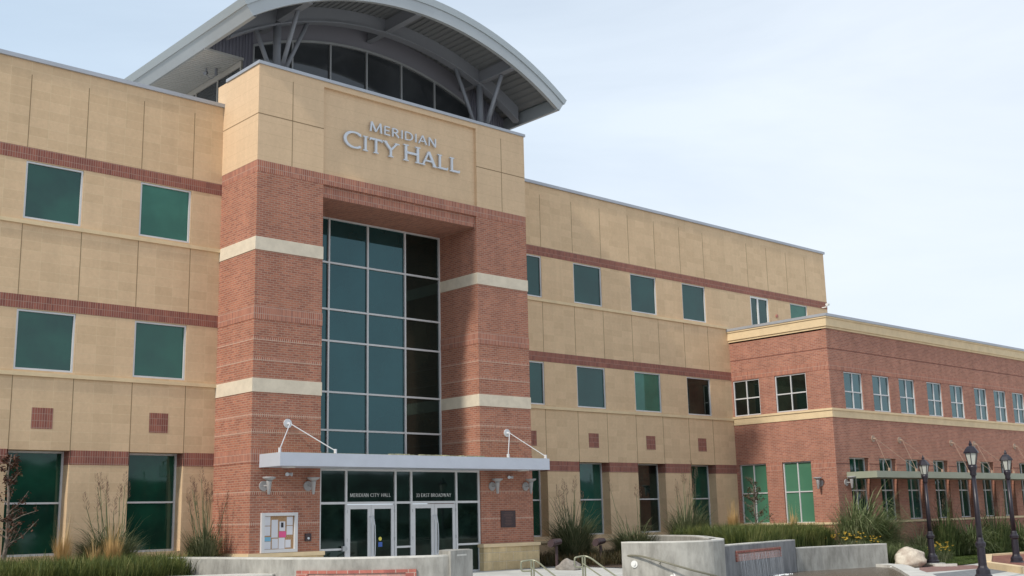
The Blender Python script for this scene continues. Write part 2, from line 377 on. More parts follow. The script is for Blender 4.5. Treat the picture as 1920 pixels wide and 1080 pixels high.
struct('ground', g, mat('ground_concrete', (0.50, 0.49, 0.46), 0.9, noise=0.2, nscale=0.5, bump=0.2, bscale=12), smooth=True)
# low hills far behind the camera and round the horizon (seen mirrored in the glass)
h = MB(); n = 96
for i in range(n + 1):
    a = 2 * PI * i / n; rr = 850
    hh = (34 + 16 * math.sin(a * 5 + 1) + 9 * math.sin(a * 13) + 5 * math.sin(a * 29)) * (1.0 if math.sin(a) < 0.05 else 0.25)
    h.v += [(rr * math.cos(a), rr * math.sin(a), -2), (rr * 1.05 * math.cos(a), rr * 1.05 * math.sin(a), hh * 0.7), (rr * 1.15 * math.cos(a), rr * 1.15 * math.sin(a), hh)]
for i in range(n):
    a = 3 * i; h.f += [(a, a + 3, a + 4, a + 1), (a + 1, a + 4, a + 5, a + 2)]
struct('hills', h, mat('hill_green', (0.05, 0.075, 0.06), 0.95, noise=0.4, nscale=0.02), smooth=True)

rw = random.Random(5); wd = MB()
for k in range(2600):
    a = rw.uniform(-2.75, -.25); d_ = rw.uniform(95, 135); x = 5 + d_ * math.cos(a); y = d_ * math.sin(a); hh = (5.5 + 3.5 * math.sin(a * 9) + 2 * math.sin(a * 23 + 1)) * rw.uniform(.1, 1.0)
    c_ = Vector((x, y, -.4 + max(.4, hh))); r_ = rw.uniform(.8, 2.2)
    for q in range(3):
        u_ = Vector((rw.uniform(-1, 1), rw.uniform(-1, 1), rw.uniform(-1, 1))).normalized() * r_; v_ = u_.orthogonal().normalized() * r_ * rw.uniform(.5, 1)
        wd.add([c_ - u_, c_ + v_, c_ + u_, c_ - v_ * .8], [(0, 1, 2, 3)])
tag(wd.build('distant_woods', mat('woods_green', (0.035, 0.055, 0.025), .95, noise=.5, nscale=.4)), 'belt of dark trees mirrored in the door glass', 'trees', kind='stuff')
# upper plaza in front of the doors: level at the doors, falling gently to the steps
pl = MB()
pl.add([(0.0, -0.05, 0.0), (8.9, -0.05, 0.0), (12.1, -1.2, 0.0), (12.3, -4.9, -0.06), (8.6, -6.6, -0.2), (4.6, -7.0, -0.34), (1.2, -7.6, -0.34), (-1.2, -4.0, -0.15), (-1.2, -0.05, 0.0)], [tuple(range(9))])
struct('plaza_floor', pl, PAVE)
st = MB()
for i in range(4):
    path_wall(st, smooth_path([(1.4 - i * .16, -7.75 - i * .36), (4.6 + i * .05, -7.3 - i * .36), (8.9, -7.2 - i * .36)], 5), 0.6, -1.1, -0.35 - i * 0.15)
struct('steps', st, PAVE)

# ------------------------------------------------------------------ CITY HALL
H = empty('city_hall', (0, 0, 0))
tag(H, 'tan stone and red brick city hall with a vaulted metal roof over its entrance tower', 'building')
YW = 2.2; XP1 = 2.334; XP2 = 8.655; XR = 11.03
# openings (x0,x1,z0,z1)
LU = [(-5.99 - 3.36 * k, -4.37 - 3.36 * k) for k in range(4, -1, -1)] + [(-2.645, -1.02)]
LUo = [(a, b, 10.15, 11.81) for a, b in LU]; LMo = [(a, b, 5.94, 7.60) for a, b in LU]
LGo = [(a, b + 0.03, 0.98, 3.79, 0.5) for a, b in LU]
RX = [(12.27, 13.89), (15.68, 17.33), (19.12, 20.79), (22.55, 24.2)]
RUo = [(a, b, 10.15, 11.81) for a, b in RX] + [(27.62, 29.09, 9.99, 11.81), (30.9, 32.4, 10.15, 11.81)]
RMo = [(a, b, 5.94, 7.60) for a, b in RX]
RGo = [(a - .03, b + .02, 0.98, 3.79, 0.5) for a, b in RX]
w = MB(); wall(w, mapY(YW), -22.0, 0.0, 0.0, 14.74, LUo + LMo + LGo, 0.09)
w.add([(-22, 2.2, 0), (-22, 20, 0), (-22, 20, 14.74), (-22, 2.2, 14.74)], [(0, 1, 2, 3)])
k0 = len(w.f)
def joint(w, x, z0, z1): w.box(x - 0.011, x + 0.011, YW - 0.0025, YW + 0.01, z0, z1)
for x in [v for o in LU for v in (o[0] + .0, o[1] + .03)]: joint(w, x, 12.2, 14.35); joint(w, x, 7.997, 9.985); joint(w, x, 3.80, 5.775)
w.build('left_stone_wall', STONEL, H, extra=(k0, JOINT))
w = MB(); wall(w, mapY(YW), XR, 25.76, 0.0, 14.74, [o for o in RUo if o[0] < 25] + RMo + RGo, 0.09)
wall(w, mapY(YW), 25.76, 34.24, 9.4, 14.74, [o for o in RUo if o[0] > 25], 0.09)
w.add([(34.24, 2.2, 9.4), (34.24, 20, 9.4), (34.24, 20, 14.74), (34.24, 2.2, 14.74)], [(0, 1, 2, 3)])
k0 = len(w.f)
for x in [13.89, 15.67, 17.35, 19.1, 20.81, 22.53, 24.21, 27.55, 29.15, 30.8, 32.45]:
    joint(w, x, 12.2, 14.35)
    if x < 25: joint(w, x, 7.997, 9.985); joint(w, x, 3.80, 5.775)
w.build('right_stone_wall', STONER, H, extra=(k0, JOINT))
# flat roofs of the wings
w = MB(); w.quad((-22, 2.2, 14.5), (34.24, 2.2, 14.5), (34.24, 20, 14.5), (-22, 20, 14.5)); w.box(25.76, 75, -2.7, 25, 9.3, 9.5)
w.build('flat_roof', mat('roof_membrane', (0.45, 0.45, 0.44), 0.9), H)
# copings
w = MB(); w.box(-22.05, 0.0 - .002, YW - 0.07, YW + 0.35, 14.74, 14.86); w.box(XR + .002, 34.3, YW - 0.07, YW + 0.35, 14.74, 14.86); w.box(33.95, 34.31, YW + .36, 20, 14.74, 14.86)
w.each('wing_coping', COPE, H)
# brick bands, split round the ground-floor openings
w = MB()
for z0, z1 in ((11.835, 12.2), (7.623, 7.997)):
    w.box(-22, -0.003, YW - 0.012, YW + 0.02, z0, z1)
    w.box(XR + .003, 34.24 if z0 > 9 else 25.757, YW - 0.012, YW + 0.02, z0, z1)
def gaps(a0, a1, ops):
    xs = a0
    for o in sorted(ops):
        if o[0] > xs: yield xs, o[0]
        xs = max(xs, o[1])
    if xs < a1: yield xs, a1
for a, b in list(gaps(-22, -.003, LGo)) + list(gaps(XR + .003, 25.757, RGo)): w.box(a, b, YW - 0.012, YW + 0.02, 3.41, 3.80)
for o in LGo + RGo: w.box(o[1] - 0.004, o[1] + 0.02, YW - 0.012, YW + 0.45, 3.41, 3.80); w.box(o[0] - .02, o[0] + 0.004, YW - 0.012, YW + 0.45, 3.41, 3.80)
w.each('brick_band', BANDM, H)
w = MB()
for z in (5.775, 9.985):
    w.box(-22, -0.004, YW - 0.055, YW + 0.02, z, z + 0.11); w.box(XR + .004, (25.757 if z < 9 else 25.757), YW - 0.055, YW + 0.02, z, z + 0.11)
w.box(25.757, 34.24, YW - .055, YW + .02, 9.985, 10.095) if False else None
w.box(XR + .004, 25.757, YW - 0.06, YW + 0.02, 0.74, 0.83); w.box(-22, -0.004, YW - 0.06, YW + 0.02, 0.74, 0.83)
w.each('sill_course', TRIM, H)
# square brick insets
for o in LGo + RGo:
    c = (o[0] + o[1]) / 2 + 0.02; q = MB(); q.box(c - 0.29, c + 0.29, YW - 0.006, YW + 0.01, 4.36, 4.93); q.build('brick_inset', BANDM, H)
# windows of the stone wings
gl = {0: G_MID, 1: G_GREEN, 2: G_TEAL, 3: G_DGREEN}
for i, o in enumerate(LUo): window(H, mapY(YW), o[0], o[1], o[2], o[3], 0.075, G_GREEN if i == 5 else G_MID, fw_=0.055)
for i, o in enumerate(LMo): window(H, mapY(YW), o[0], o[1], o[2], o[3], 0.075, G_MID, fw_=0.055)
for i, o in enumerate(LGo): window(H, mapY(YW), o[0], o[1], o[2], o[3], 0.45, G_DGREEN if i < 5 else G_DGREEN, hs=(2.38,), fw_=0.06, mw=0.05, fm=ALU)
for i, o in enumerate(RUo):
    if i == 4: window(H, mapY(YW), o[0], o[1], o[2], o[3], 0.075, G_TEAL, vs=((o[0] + o[1]) / 2 - .1,), fw_=0.09, mw=0.10, fm=WHITE)
    else: window(H, mapY(YW), o[0], o[1], o[2], o[3], 0.075, (G_TEAL, G_TEAL, G_TEAL, G_TEAL, G_TEAL, G_GREEN)[i], fw_=0.05)
for i, o in enumerate(RMo): window(H, mapY(YW), o[0], o[1], o[2], o[3], 0.075, (G_TEAL, G_TEAL, G_GREEN, G_DARK)[i], fw_=0.05)
for i, o in enumerate(RGo): window(H, mapY(YW), o[0], o[1], o[2], o[3], 0.45, (G_DGREEN, G_MID, G_DOOR, G_DGREEN)[i], hs=(2.34,), fw_=0.05, mw=0.05)

# --- entrance tower: brick piers
w = MB()
w.box(0, XP1, 0, 2.9, 0.8, 12.13); w.box(XP2, XR, 0, 2.9, 0.8, 12.13)
w.each('brick_pier', BRICK, H)
w = MB()                                       # soldier courses on the piers and across the lintel
w.box(0, XP1 + .0, -0.004, 2.3, 12.13, 12.483); w.box(XP2 - .0, XR, -0.004, 2.3, 12.13, 12.483); w.box(XP1 + .001, XP2 - .001, -0.004, 2.3, 12.13, 12.483)
for a, b in ((0, XP1), (XP2, XR)):
    for z0, z1 in ((7.61, 8.0), (3.42, 3.80)): w.box(a - 0.014, b + 0.014, -0.014, 2.19, z0, z1)
w.each('soldier_course', SOLD, H)
w = MB(); w.box(XP1 - .001, XP2 + .001, 0.10, 2.25, 11.74, 12.129); w.build('lintel', SOLD, H)
w = MB()
for a, b in ((0, XP1), (XP2, XR)):
    for z in (6.98, 6.38, 4.74, 4.27, 2.51, 1.64): w.box(a - .004, b + .004, -0.004, 2.195, z, z + 0.10)
w.each('rowlock_course', ROWL, H)
w = MB()
for a, b in ((0, XP1), (XP2, XR)):
    for z0, z1 in ((9.70, 10.10), (5.46, 5.865)): w.box(a - 0.018, b + 0.018, -0.018, 2.19, z0, z1)
w.each('cream_band', CREAM, H)
w = MB()
w.box(-0.06, XP1 + 0.08, -0.10, 2.19, 0.0, 0.76); w.box(XP2 - 0.06, XR + 0.10, -0.16, 2.19, 0.0, 0.76)
w.each('rock_faced_base', ROCKF, H)
w = MB()
w.box(-0.09, XP1 + 0.11, -0.13, 2.19, 0.76, 0.87); w.box(XP2 - 0.09, XR + 0.14, -0.20, 2.19, 0.76, 0.87)
w.each('base_cap', TRIM, H)
# upper stone block with a shallow panel for the name
w = MB()
wall(w, mapY(0.0), -0.006, XR + 0.006, 12.483, 15.55, [(XP1, 8.70, 12.49, 15.37, 0.10)], 0.10)
w.quad((XP1, 0.10, 12.49), (8.70, 0.10, 12.49), (8.70, 0.10, 15.37), (XP1, 0.10, 15.37))
w.add([(-.006, 0, 12.483), (-.006, 2.6, 12.483), (-.006, 2.6, 15.55), (-.006, 0, 15.55)], [(0, 1, 2, 3)])
w.add([(XR + .006, 0, 12.483), (XR + .006, 2.6, 12.483), (XR + .006, 2.6, 15.55), (XR + .006, 0, 15.55)], [(0, 1, 2, 3)])
w.quad((-.006, 0.30, 15.3), (XR, 0.30, 15.3), (XR, 2.6, 15.3), (-.006, 2.6, 15.3)); w.quad((0.3, 0.3, 15.3), (XR - .3, 0.3, 15.3), (XR - .3, 0.3, 15.55), (0.3, 0.3, 15.55))
k0 = len(w.f); e = 0.003
for x in (1.19, 9.89): w.box(x - .011, x + .011, -e, 0.01, 12.483, 15.25)
w.box(-.002, XP1, -e, 0.01, 13.945, 13.975); w.box(8.70, XR, -e, 0.01, 13.945, 13.975); w.box(-.006 - e, 0.0, 0.0, 2.6, 13.945, 13.975)
w.build('tower_stone', STONET, H, extra=(k0, JOINT))
w = MB()
w.box(-0.05, XR + 0.05, -0.05, 0.34, 15.55, 15.65); w.box(-0.05, 0.3, 0.341, 2.03, 15.55, 15.65); w.box(XR - 0.3, XR + 0.05, 0.341, 2.03, 15.55, 15.65)
w.each('tower_coping', COPE, H)
# --- recessed curtain wall
w = MB(); xs = [XP1 + .02, 3.93, 5.50, 7.09, XP2 - .02]; zs = [3.62, 4.63, 5.87, 7.56, 8.62, 10.2, 11.72]; yg = 2.13
for i, x in enumerate(xs): w.box(x - 0.03, x + 0.03, yg - 0.07, yg + 0.06, 3.6, 11.74)
for z in zs:
    for i in range(4): w.box(xs[i] + 0.03, xs[i + 1] - 0.03, yg - 0.065, yg + 0.05, z - 0.03, z + 0.03)
cw = w.build('curtain_wall', ALU, H)
for i in range(4):
    g = MB()
    for j in range(6):
        t = random.uniform(-.004, .004); t2 = random.uniform(-.004, .004)
        g.quad((xs[i] + .02, yg + t, zs[j] + .02), (xs[i + 1] - .02, yg + t2, zs[j] + .02), (xs[i + 1] - .02, yg + t2, zs[j + 1] - .02), (xs[i] + .02, yg + t, zs[j + 1] - .02))
    g.build('pane', G_CURT if i < 3 else G_CURT2, cw)
w = MB(); w.box(XP1 + .01, XP2 - .01, 0.3, 2.05, 3.40, 3.60); w.build('vestibule_roof', mat('vestibule_roofing', (0.30, 0.27, 0.20), 0.9, noise=0.3, nscale=6), H)

# --- storefront with two pairs of doors
YD = 0.10
w = MB(); T0, T1 = 0.045, 0.045
vs = [2.37, 3.307, 5.163, 5.787, 7.644, 8.615]
for x in vs: w.box(x - .035, x + .035, YD - 0.05, YD + 0.06, 0.0, 3.30)
for a, b in zip(vs[:-1], vs[1:]):
    w.box(a + .035, b - .035, YD - .045, YD + .05, 3.22, 3.30); w.box(a + .035, b - .035, YD - .045, YD + .05, 2.22, 2.29)
for a, b in ((vs[0], vs[1]), (vs[2], vs[3]), (vs[4], vs[5])):
    w.box(a + .035, b - .035, YD - .045, YD + .05, 0.86, 0.92); w.box(a + .035, b - .035, YD - .045, YD + .05, 0.0, 0.06)
w.box(XP1 + .01, XP2 - .01, YD - .02, YD + .3, 3.30, 3.40)
sf = w.build('storefront', ALU, H)
for a, b in zip(vs[:-1], vs[1:]):
    g = MB(); g.quad((a, YD, 2.25), (b, YD, 2.25), (b, YD, 3.26), (a, YD, 3.26)); g.build('pane', G_DOOR, sf)
for a, b in ((vs[0], vs[1]), (vs[2], vs[3]), (vs[4], vs[5])):
    g = MB(); g.quad((a, YD, .03), (b, YD, .03), (b, YD, 2.25), (a, YD, 2.25)); g.build('pane', G_DOOR, sf)
def leaf(x0, x1, hinge_left):
    w = MB(); st_, tp, bt = 0.115, 0.13, 0.26
    w.box(x0, x0 + st_, YD - .03, YD + .03, 0.01, 2.20); w.box(x1 - st_, x1, YD - .03, YD + .03, 0.01, 2.20)
    w.box(x0 + st_, x1 - st_, YD - .028, YD + .03, 2.20 - tp, 2.20); w.box(x0 + st_, x1 - st_, YD - .028, YD + .03, 0.01, bt)
    d = w.build('door', ALU, H)
    g = MB(); g.quad((x0 + .1, YD, .2), (x1 - .1, YD, .2), (x1 - .1, YD, 2.1), (x0 + .1, YD, 2.1)); g.build('pane', G_DOOR, d)
    hx = x1 - 0.05 if hinge_left else x0 + 0.05; s_ = 1 if hinge_left else 1
    hm = MB(); hm.tube([(hx, YD - .03, 1.85), (hx, YD - .09, 1.82), (hx + .045 * s_, YD - .10, 1.55), (hx + .06 * s_, YD - .10, 1.1), (hx + .045 * s_, YD - .10, 0.7), (hx, YD - .09, 0.4), (hx, YD - .03, 0.38)], 0.013, 6)
    hm.build('handle', LETM, d)
    hg = MB()
    for z in (0.35, 1.1, 1.95): hg.box((x0 - .02) if hinge_left else (x1 - .005), (x0 + .005) if hinge_left else (x1 + .02), YD - .055, YD - .03, z, z + .1)
    hg.each('hinge', ALUD, d)
    return d
for a, b in ((vs[1], vs[2]), (vs[3], vs[4])):
    c = (a + b) / 2; leaf(a + .045, c - .006, True); d2 = leaf(c + .006, b - .045, False)
    if a < 4:
        g = MB(); g.tube([(c + .36, YD - .004, 1.16), (c + .36, YD - .007, 1.16)], 0.06, 14); g.build('round_sticker', YELL, d2)
        g = MB(); g.box(c + .29, c + .44, YD - .008, YD - .004, 0.92, 1.06); g.build('square_sticker', BLUE, d2)
w = MB(); w.box(3.14, 3.27, YD - .13, YD - .05, 0.83, 0.98); w.box(3.27, 3.33, YD - .09, YD - .05, 0.86, 0.94); w.build('door_button', ALUD, H)

# --- lettering
def stroke_font(mb, text, x, z, hgt, fit, y0, dep, serif, wt=0.11, big=None, bigs=1.28):
    G = {'M': (.98, [('l', .08, 0, .15, 1, 1), ('l', .15, 1, .49, .06, 1.2), ('l', .49, .06, .83, 1, .8), ('l', .83, 1, .90, 0, 1.2)]),
         'E': (.58, [('l', .1, 0, .1, 1, 1), ('l', .1, .95, .54, .95, .8), ('l', .1, .52, .48, .52, .8), ('l', .1, .05, .56, .05, .8)]),
         'R': (.68, [('l', .1, 0, .1, 1, 1), ('a', .26, .73, .26, .22, -90, 90, 1), ('l', .1, .95, .28, .95, .8), ('l', .1, .51, .28, .51, .8), ('l', .28, .51, .64, 0, 1)]),
         'I': (.22, [('l', .11, 0, .11, 1, 1)]),
         'D': (.80, [('l', .1, 0, .1, 1, 1), ('a', .30, .5, .42, .45, -90, 90, 1), ('l', .1, .95, .32, .95, .8), ('l', .1, .05, .32, .05, .8)]),
         'A': (.78, [('l', .03, 0, .38, 1, .8), ('l', .38, 1, .74, 0, 1.2), ('l', .16, .34, .62, .34, .7)]),
         'N': (.80, [('l', .1, 0, .1, 1, .9), ('l', .1, 1, .70, 0, 1.2), ('l', .70, 0, .70, 1, .9)]),
         'C': (.86, [('a', .52, .5, .46, .46, 48, 312, 1)]),
         'T': (.72, [('l', .36, 0, .36, 1, 1), ('l', .02, .95, .70, .95, .8)]),
         'Y': (.78, [('l', .02, 1, .38, .48, 1.1), ('l', .74, 1, .38, .48, .8), ('l', .38, 0, .38, .5, 1)]),
         'H': (.84, [('l', .12, 0, .12, 1, 1), ('l', .72, 0, .72, 1, 1), ('l', .12, .52, .72, .52, .8)]),
         'L': (.60, [('l', .12, 0, .12, 1, 1), ('l', .12, .05, .58, .05, .8)]),
         'S': (.56, [('a', .28, .74, .22, .22, 30, 270, .9), ('a', .28, .27, .22, .24, -150, 90, .9)]),
         'B': (.64, [('l', .1, 0, .1, 1, 1), ('a', .26, .74, .22, .21, -90, 90, .9), ('a', .26, .29, .28, .24, -90, 90, .9), ('l', .1, .95, .28, .95, .8), ('l', .1, .52, .28, .52, .8), ('l', .1, .05, .28, .05, .8)]),
         'O': (.92, [('a', .46, .5, .40, .46, 0, 360, 1)]),
         'W': (1.1, [('l', .02, 1, .28, 0, 1), ('l', .28, 0, .54, 1, .8), ('l', .54, 1, .80, 0, 1), ('l', .80, 0, 1.06, 1, .8)]),
         '3': (.52, [('a', .22, .74, .22, .22, -90, 140, .9), ('a', .22, .27, .25, .24, -140, 90, .9)])}
    tot = 0.0; gap = 0.13
    for i, ch in enumerate(text):
        k = bigs if (big and i in big) else 1.0
        tot += (0.42 if ch == ' ' else G[ch][0] * k + gap)
    tot -= gap; sx_ = fit / tot; cx = x; cnt = 0
    for i, ch in enumerate(text):
        k = bigs if (big and i in big) else 1.0
        if ch == ' ': cx += 0.42 * sx_; continue
        wd, ss = G[ch]; X = lambda a: cx + a * k * sx_; Z = lambda b: z + b * k * hgt
        tk = wt * hgt
        def bar(xa, za, xb, zb, t):
            nonlocal cnt
            d = Vector((xb - xa, zb - za)); d.normalize(); nn_ = Vector((-d.y, d.x)) * t / 2; yy = y0 - (cnt % 7) * 0.0016; cnt += 1
            P4 = [(xa + nn_.x, za + nn_.y), (xa - nn_.x, za - nn_.y), (xb - nn_.x, zb - nn_.y), (xb + nn_.x, zb + nn_.y)]
            v = [(p[0], yy, p[1]) for p in P4] + [(p[0], yy + dep, p[1]) for p in P4]
            mb.add(v, [(0, 1, 2, 3), (7, 6, 5, 4), (0, 4, 5, 1), (1, 5, 6, 2), (2, 6, 7, 3), (3, 7, 4, 0)])
        for q in ss:
            if q[0] == 'l':
                _, xa, za, xb, zb, ww = q; bar(X(xa), Z(za), X(xb), Z(zb), tk * ww * k)
                if serif and abs(xa - xb) < .45 and abs(za - zb) > .4:
                    for (px, pz) in ((xa, za), (xb, zb)):
                        if pz in (0, 1) and not (ch == 'A' and pz == 1) and not (ch == 'T' and pz == 1) and not (ch == 'L' and pz == 0 and 0):
                            zz = Z(pz) + (0.028 * hgt if pz == 0 else -0.028 * hgt); bar(X(px) - .19 * hgt * k, zz, X(px) + .19 * hgt * k, zz, .07 * hgt)
                if serif and ch in 'TL' and abs(za - zb) < .1:
                    for px in ((xa, xb) if ch == 'T' else (xb,)):
                        s_ = -1 if ch == 'T' else 1; bar(X(px), Z(za), X(px), Z(za) + s_ * .13 * hgt, .07 * hgt)
            else:
                _, ccx, ccz, rx, rz, a0, a1, ww = q; ns = 12; seg = []
                o = len(mb.v); yy = y0 - (cnt % 7) * 0.0016; cnt += 1
                for j in range(ns + 1):
                    a = R(a0 + (a1 - a0) * j / ns); ca, sa = math.cos(a), math.sin(a)
                    thick = tk * ww * k * (0.55 + 0.6 * abs(ca))
                    px, pz = X(ccx + rx * ca), Z(ccz + rz * sa)
                    nrm = Vector((ca / (rx * sx_), sa / (rz * hgt))); nrm.normalize()
                    a_ = (px + nrm.x * thick / 2, pz + nrm.y * thick / 2); b_ = (px - nrm.x * thick / 2, pz - nrm.y * thick / 2)
                    mb.v += [(a_[0], yy, a_[1]), (b_[0], yy, b_[1]), (b_[0], yy + dep, b_[1]), (a_[0], yy + dep, a_[1])]
                for j in range(ns):
                    a = o + 4 * j; b = a + 4
                    for kk in range(4): mb.f.append((a + kk, b + kk, b + (kk + 1) % 4, a + (kk + 1) % 4))
                mb.f.append((o, o + 1, o + 2, o + 3)); e_ = o + 4 * ns; mb.f.append((e_ + 3, e_ + 2, e_ + 1, e_))
                if serif and ch == 'C':
                    a = R(a0); bar(X(ccx + rx * math.cos(a)), Z(ccz + rz * math.sin(a)) - .1 * hgt, X(ccx + rx * math.cos(a)), Z(ccz + rz * math.sin(a)) + .05 * hgt, .05 * hgt)
        cx += (wd * k + gap) * sx_
    return mb
w = MB(); stroke_font(w, 'MERIDIAN', 4.11, 14.285, 0.30, 2.80, 0.00, 0.05, False, wt=0.165, big=(0,), bigs=1.12)
tag(w.build('sign_lettering', LETM, H), 'raised grey capitals reading MERIDIAN')
for wd_, x_, ft in (('CITY', 3.10, 2.15), ('HALL', 5.50, 2.44)):
    w = MB(); stroke_font(w, wd_, x_, 13.56, 0.50, ft, 0.00, 0.06, True, wt=0.165, big=(0,), bigs=1.13)
    tag(w.build('sign_lettering', LETM, H), 'large raised grey serif capitals reading ' + wd_)
w = MB(); stroke_font(w, 'MERIDIAN CITY HALL', 3.47, 2.435, 0.11, 1.52, YD - .012, 0.006, False, wt=0.095)
tag(w.build('door_lettering', WHITE, H), 'small white capitals reading MERIDIAN CITY HALL on the glass over the left doors')
w = MB(); stroke_font(w, '33 EAST BROADWAY', 6.0, 2.425, 0.11, 1.44, YD - .012, 0.006, False, wt=0.095)
tag(w.build('door_lettering', WHITE, H), 'small white capitals reading 33 EAST BROADWAY on the glass over the right doors')

# --- entrance canopy
w = MB(); w.box(0.27, 10.78, -1.15, 0.0 - .003, 3.28, 3.655)
can = w.build('entrance_canopy', CANM, H)
w = MB(); w.box(.36, 10.69, -1.06, -.02, 3.655, 3.67)
for k in range(46): 
    x = 4.0 + random.random() * 3.8; w.box(x, x + random.uniform(.05, .25), -1.15 + random.random() * .05, -1.0, 3.66, 3.675 + random.random() * .02)
w.build('gravel_litter', mat('dry_litter', (0.42, 0.40, 0.25), 0.95, noise=0.4, nscale=12), can)
for x in (0.9, 10.1):
    w = MB(); w.tube([(x, -.55, 3.28), (x, -.55, 3.255)], 0.2, 18); w.build('downlight', WHITE, can)
def disk_rods(x, z, ends, m_, par, yb, rr=0.135, rd=0.016):
    d = MB(); d.tube([(x, yb - .003, z), (x, yb - .035, z)], rr, 20); d.tube([(x, yb - .035, z), (x, yb - .17, z - .02)], 0.035, 8)
    d.build('anchor_disk', m_, par)
    for (ex, ey, ez) in ends:
        t = MB(); t.tube([(x, yb - .15, z - .01), (ex, ey, ez)], rd, 6); t.box(ex - .022, ex + .022, ey - .045, ey + .045, ez - .09, ez + .05); t.build('tie_rod', m_, par)
disk_rods(1.18, 4.575, [(0.33, -1.02, 3.74), (2.19, -1.02, 3.74)], ROD, can, 0.0)
disk_rods(9.87, 4.575, [(9.0, -1.02, 3.74), (10.72, -1.02, 3.74)], ROD, can, 0.0)

# --- penthouse under the vault
XC = 5.57
def arc(x, apex, rad): return apex - rad + math.sqrt(max(0, rad * rad - (x - XC) ** 2))
def sheet(mb, pts, ext, closed=False):
    """extrude a polyline of 3D points by vector ext"""
    o = len(mb.v); n = len(pts)
    for p in pts: mb.v.append(tuple(p)); mb.v.append((p[0] + ext[0], p[1] + ext[1], p[2] + ext[2]))
    for i in range(n - 1): mb.f.append((o + 2 * i, o + 2 * i + 2, o + 2 * i + 3, o + 2 * i + 1))
YF, YB = -1.0, 24.0
HW = 6.73; AR, RAD = 19.10, 11.73
NS = 48
def oarc(t): x = XC - HW + 2 * HW * t; return (x, arc(x, AR, RAD))
def iarc(t): x = XC - 6.40 + 12.80 * t; return (x, arc(x, 18.47, 11.45) )
w = MB(); pts = [oarc(i / NS) for i in range(NS + 1)]
sheet(w, [(x, YF, z) for x, z in pts], (0, YB - YF, 0))
for k in range(1, 42):                      # standing seams
    y = YF + 0.6 * k; o = len(w.v)
    for x, z in pts: w.v += [(x, y - .02, z), (x, y - .02, z + .07), (x, y + .02, z + .07), (x, y + .02, z)]
    for i in range(NS):
        a = o + 4 * i; b = a + 4
        for q in range(3): w.f.append((a + q, b + q, b + q + 1, a + q + 1))
w.build('vault_roof', ROOFM, H)
w = MB(); o = 0
for i in range(NS + 1):
    t = i / NS; a = oarc(t); b = iarc(t); w.v += [(a[0], YF, a[1]), (b[0], YF, b[1]), (b[0], YF + .14, b[1]), (a[0], YF + .14, a[1])]
for i in range(NS):
    a = 4 * i; b = a + 4
    for q in range(4): w.f.append((a + q, b + q, b + (q + 1) % 4, a + (q + 1) % 4))
for s_ in (0, 1):                            # eave fascias
    a = oarc(s_); b = iarc(s_); sg = -1 if s_ == 0 else 1
    w.add([(a[0], YF, a[1]), (b[0], YF, b[1]), (b[0] - sg * .12, YF, b[1]), (a[0] - sg * .3, YF + .0, a[1] + .1),
           (a[0], YB, a[1]), (b[0], YB, b[1]), (b[0] - sg * .12, YB, b[1]), (a[0] - sg * .3, YB, a[1] + .1)],
          [(0, 4, 5, 1), (1, 5, 6, 2), (2, 6, 7, 3)])
w.build('fascia', FASC, H)
w = MB()                                     # upper flashing strip, slightly proud
for i in range(NS + 1):
    t = i / NS; a = oarc(t); b = iarc(t); p = (a[0] + (b[0] - a[0]) * .0, a[1] + .03); q = (a[0] + (b[0] - a[0]) * .36, a[1] + (b[1] - a[1]) * .36)
    w.v += [(p[0], YF - .04, p[1]), (q[0], YF - .04, q[1]), (q[0], YF - .001, q[1]), (p[0], YF + .3, p[1])]
for i in range(NS):
    a = 4 * i; b = a + 4
    for q in range(4): w.f.append((a + q, b + q, b + (q + 1) % 4, a + (q + 1) % 4))
for s_ in (0, 1):
    a = oarc(s_); b = iarc(s_); sg = -1 if s_ == 0 else 1; q = (a[0] + (b[0] - a[0]) * .36, a[1] + (b[1] - a[1]) * .36)
    w.add([(a[0] + sg * .04, YF - .04, a[1] + .03), (q[0] + sg * .04, YF - .04, q[1]), (q[0], YF - .04, q[1]), (a[0], YF - .04, a[1] + .03),
           (a[0] + sg * .04, YB, a[1] + .03), (q[0] + sg * .04, YB, q[1]), (q[0], YB, q[1]), (a[0] - sg * .1, YB, a[1] + .06)],
          [(0, 4, 5, 1), (1, 5, 6, 2), (3, 7, 4, 0), (0, 1, 2, 3)])
w.build('roof_flashing', mat('flashing_metal', (0.38, 0.42, 0.44), 0.5, metal=0.15), H)
# corrugated soffit of the vault
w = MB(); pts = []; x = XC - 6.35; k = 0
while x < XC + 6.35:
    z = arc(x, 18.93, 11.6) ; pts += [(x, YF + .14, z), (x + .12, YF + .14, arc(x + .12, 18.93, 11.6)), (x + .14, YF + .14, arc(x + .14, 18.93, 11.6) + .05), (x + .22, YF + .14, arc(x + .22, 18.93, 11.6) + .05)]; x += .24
sheet(w, pts, (0, 3.1, 0)); w.build('vault_soffit', SOFF, H)
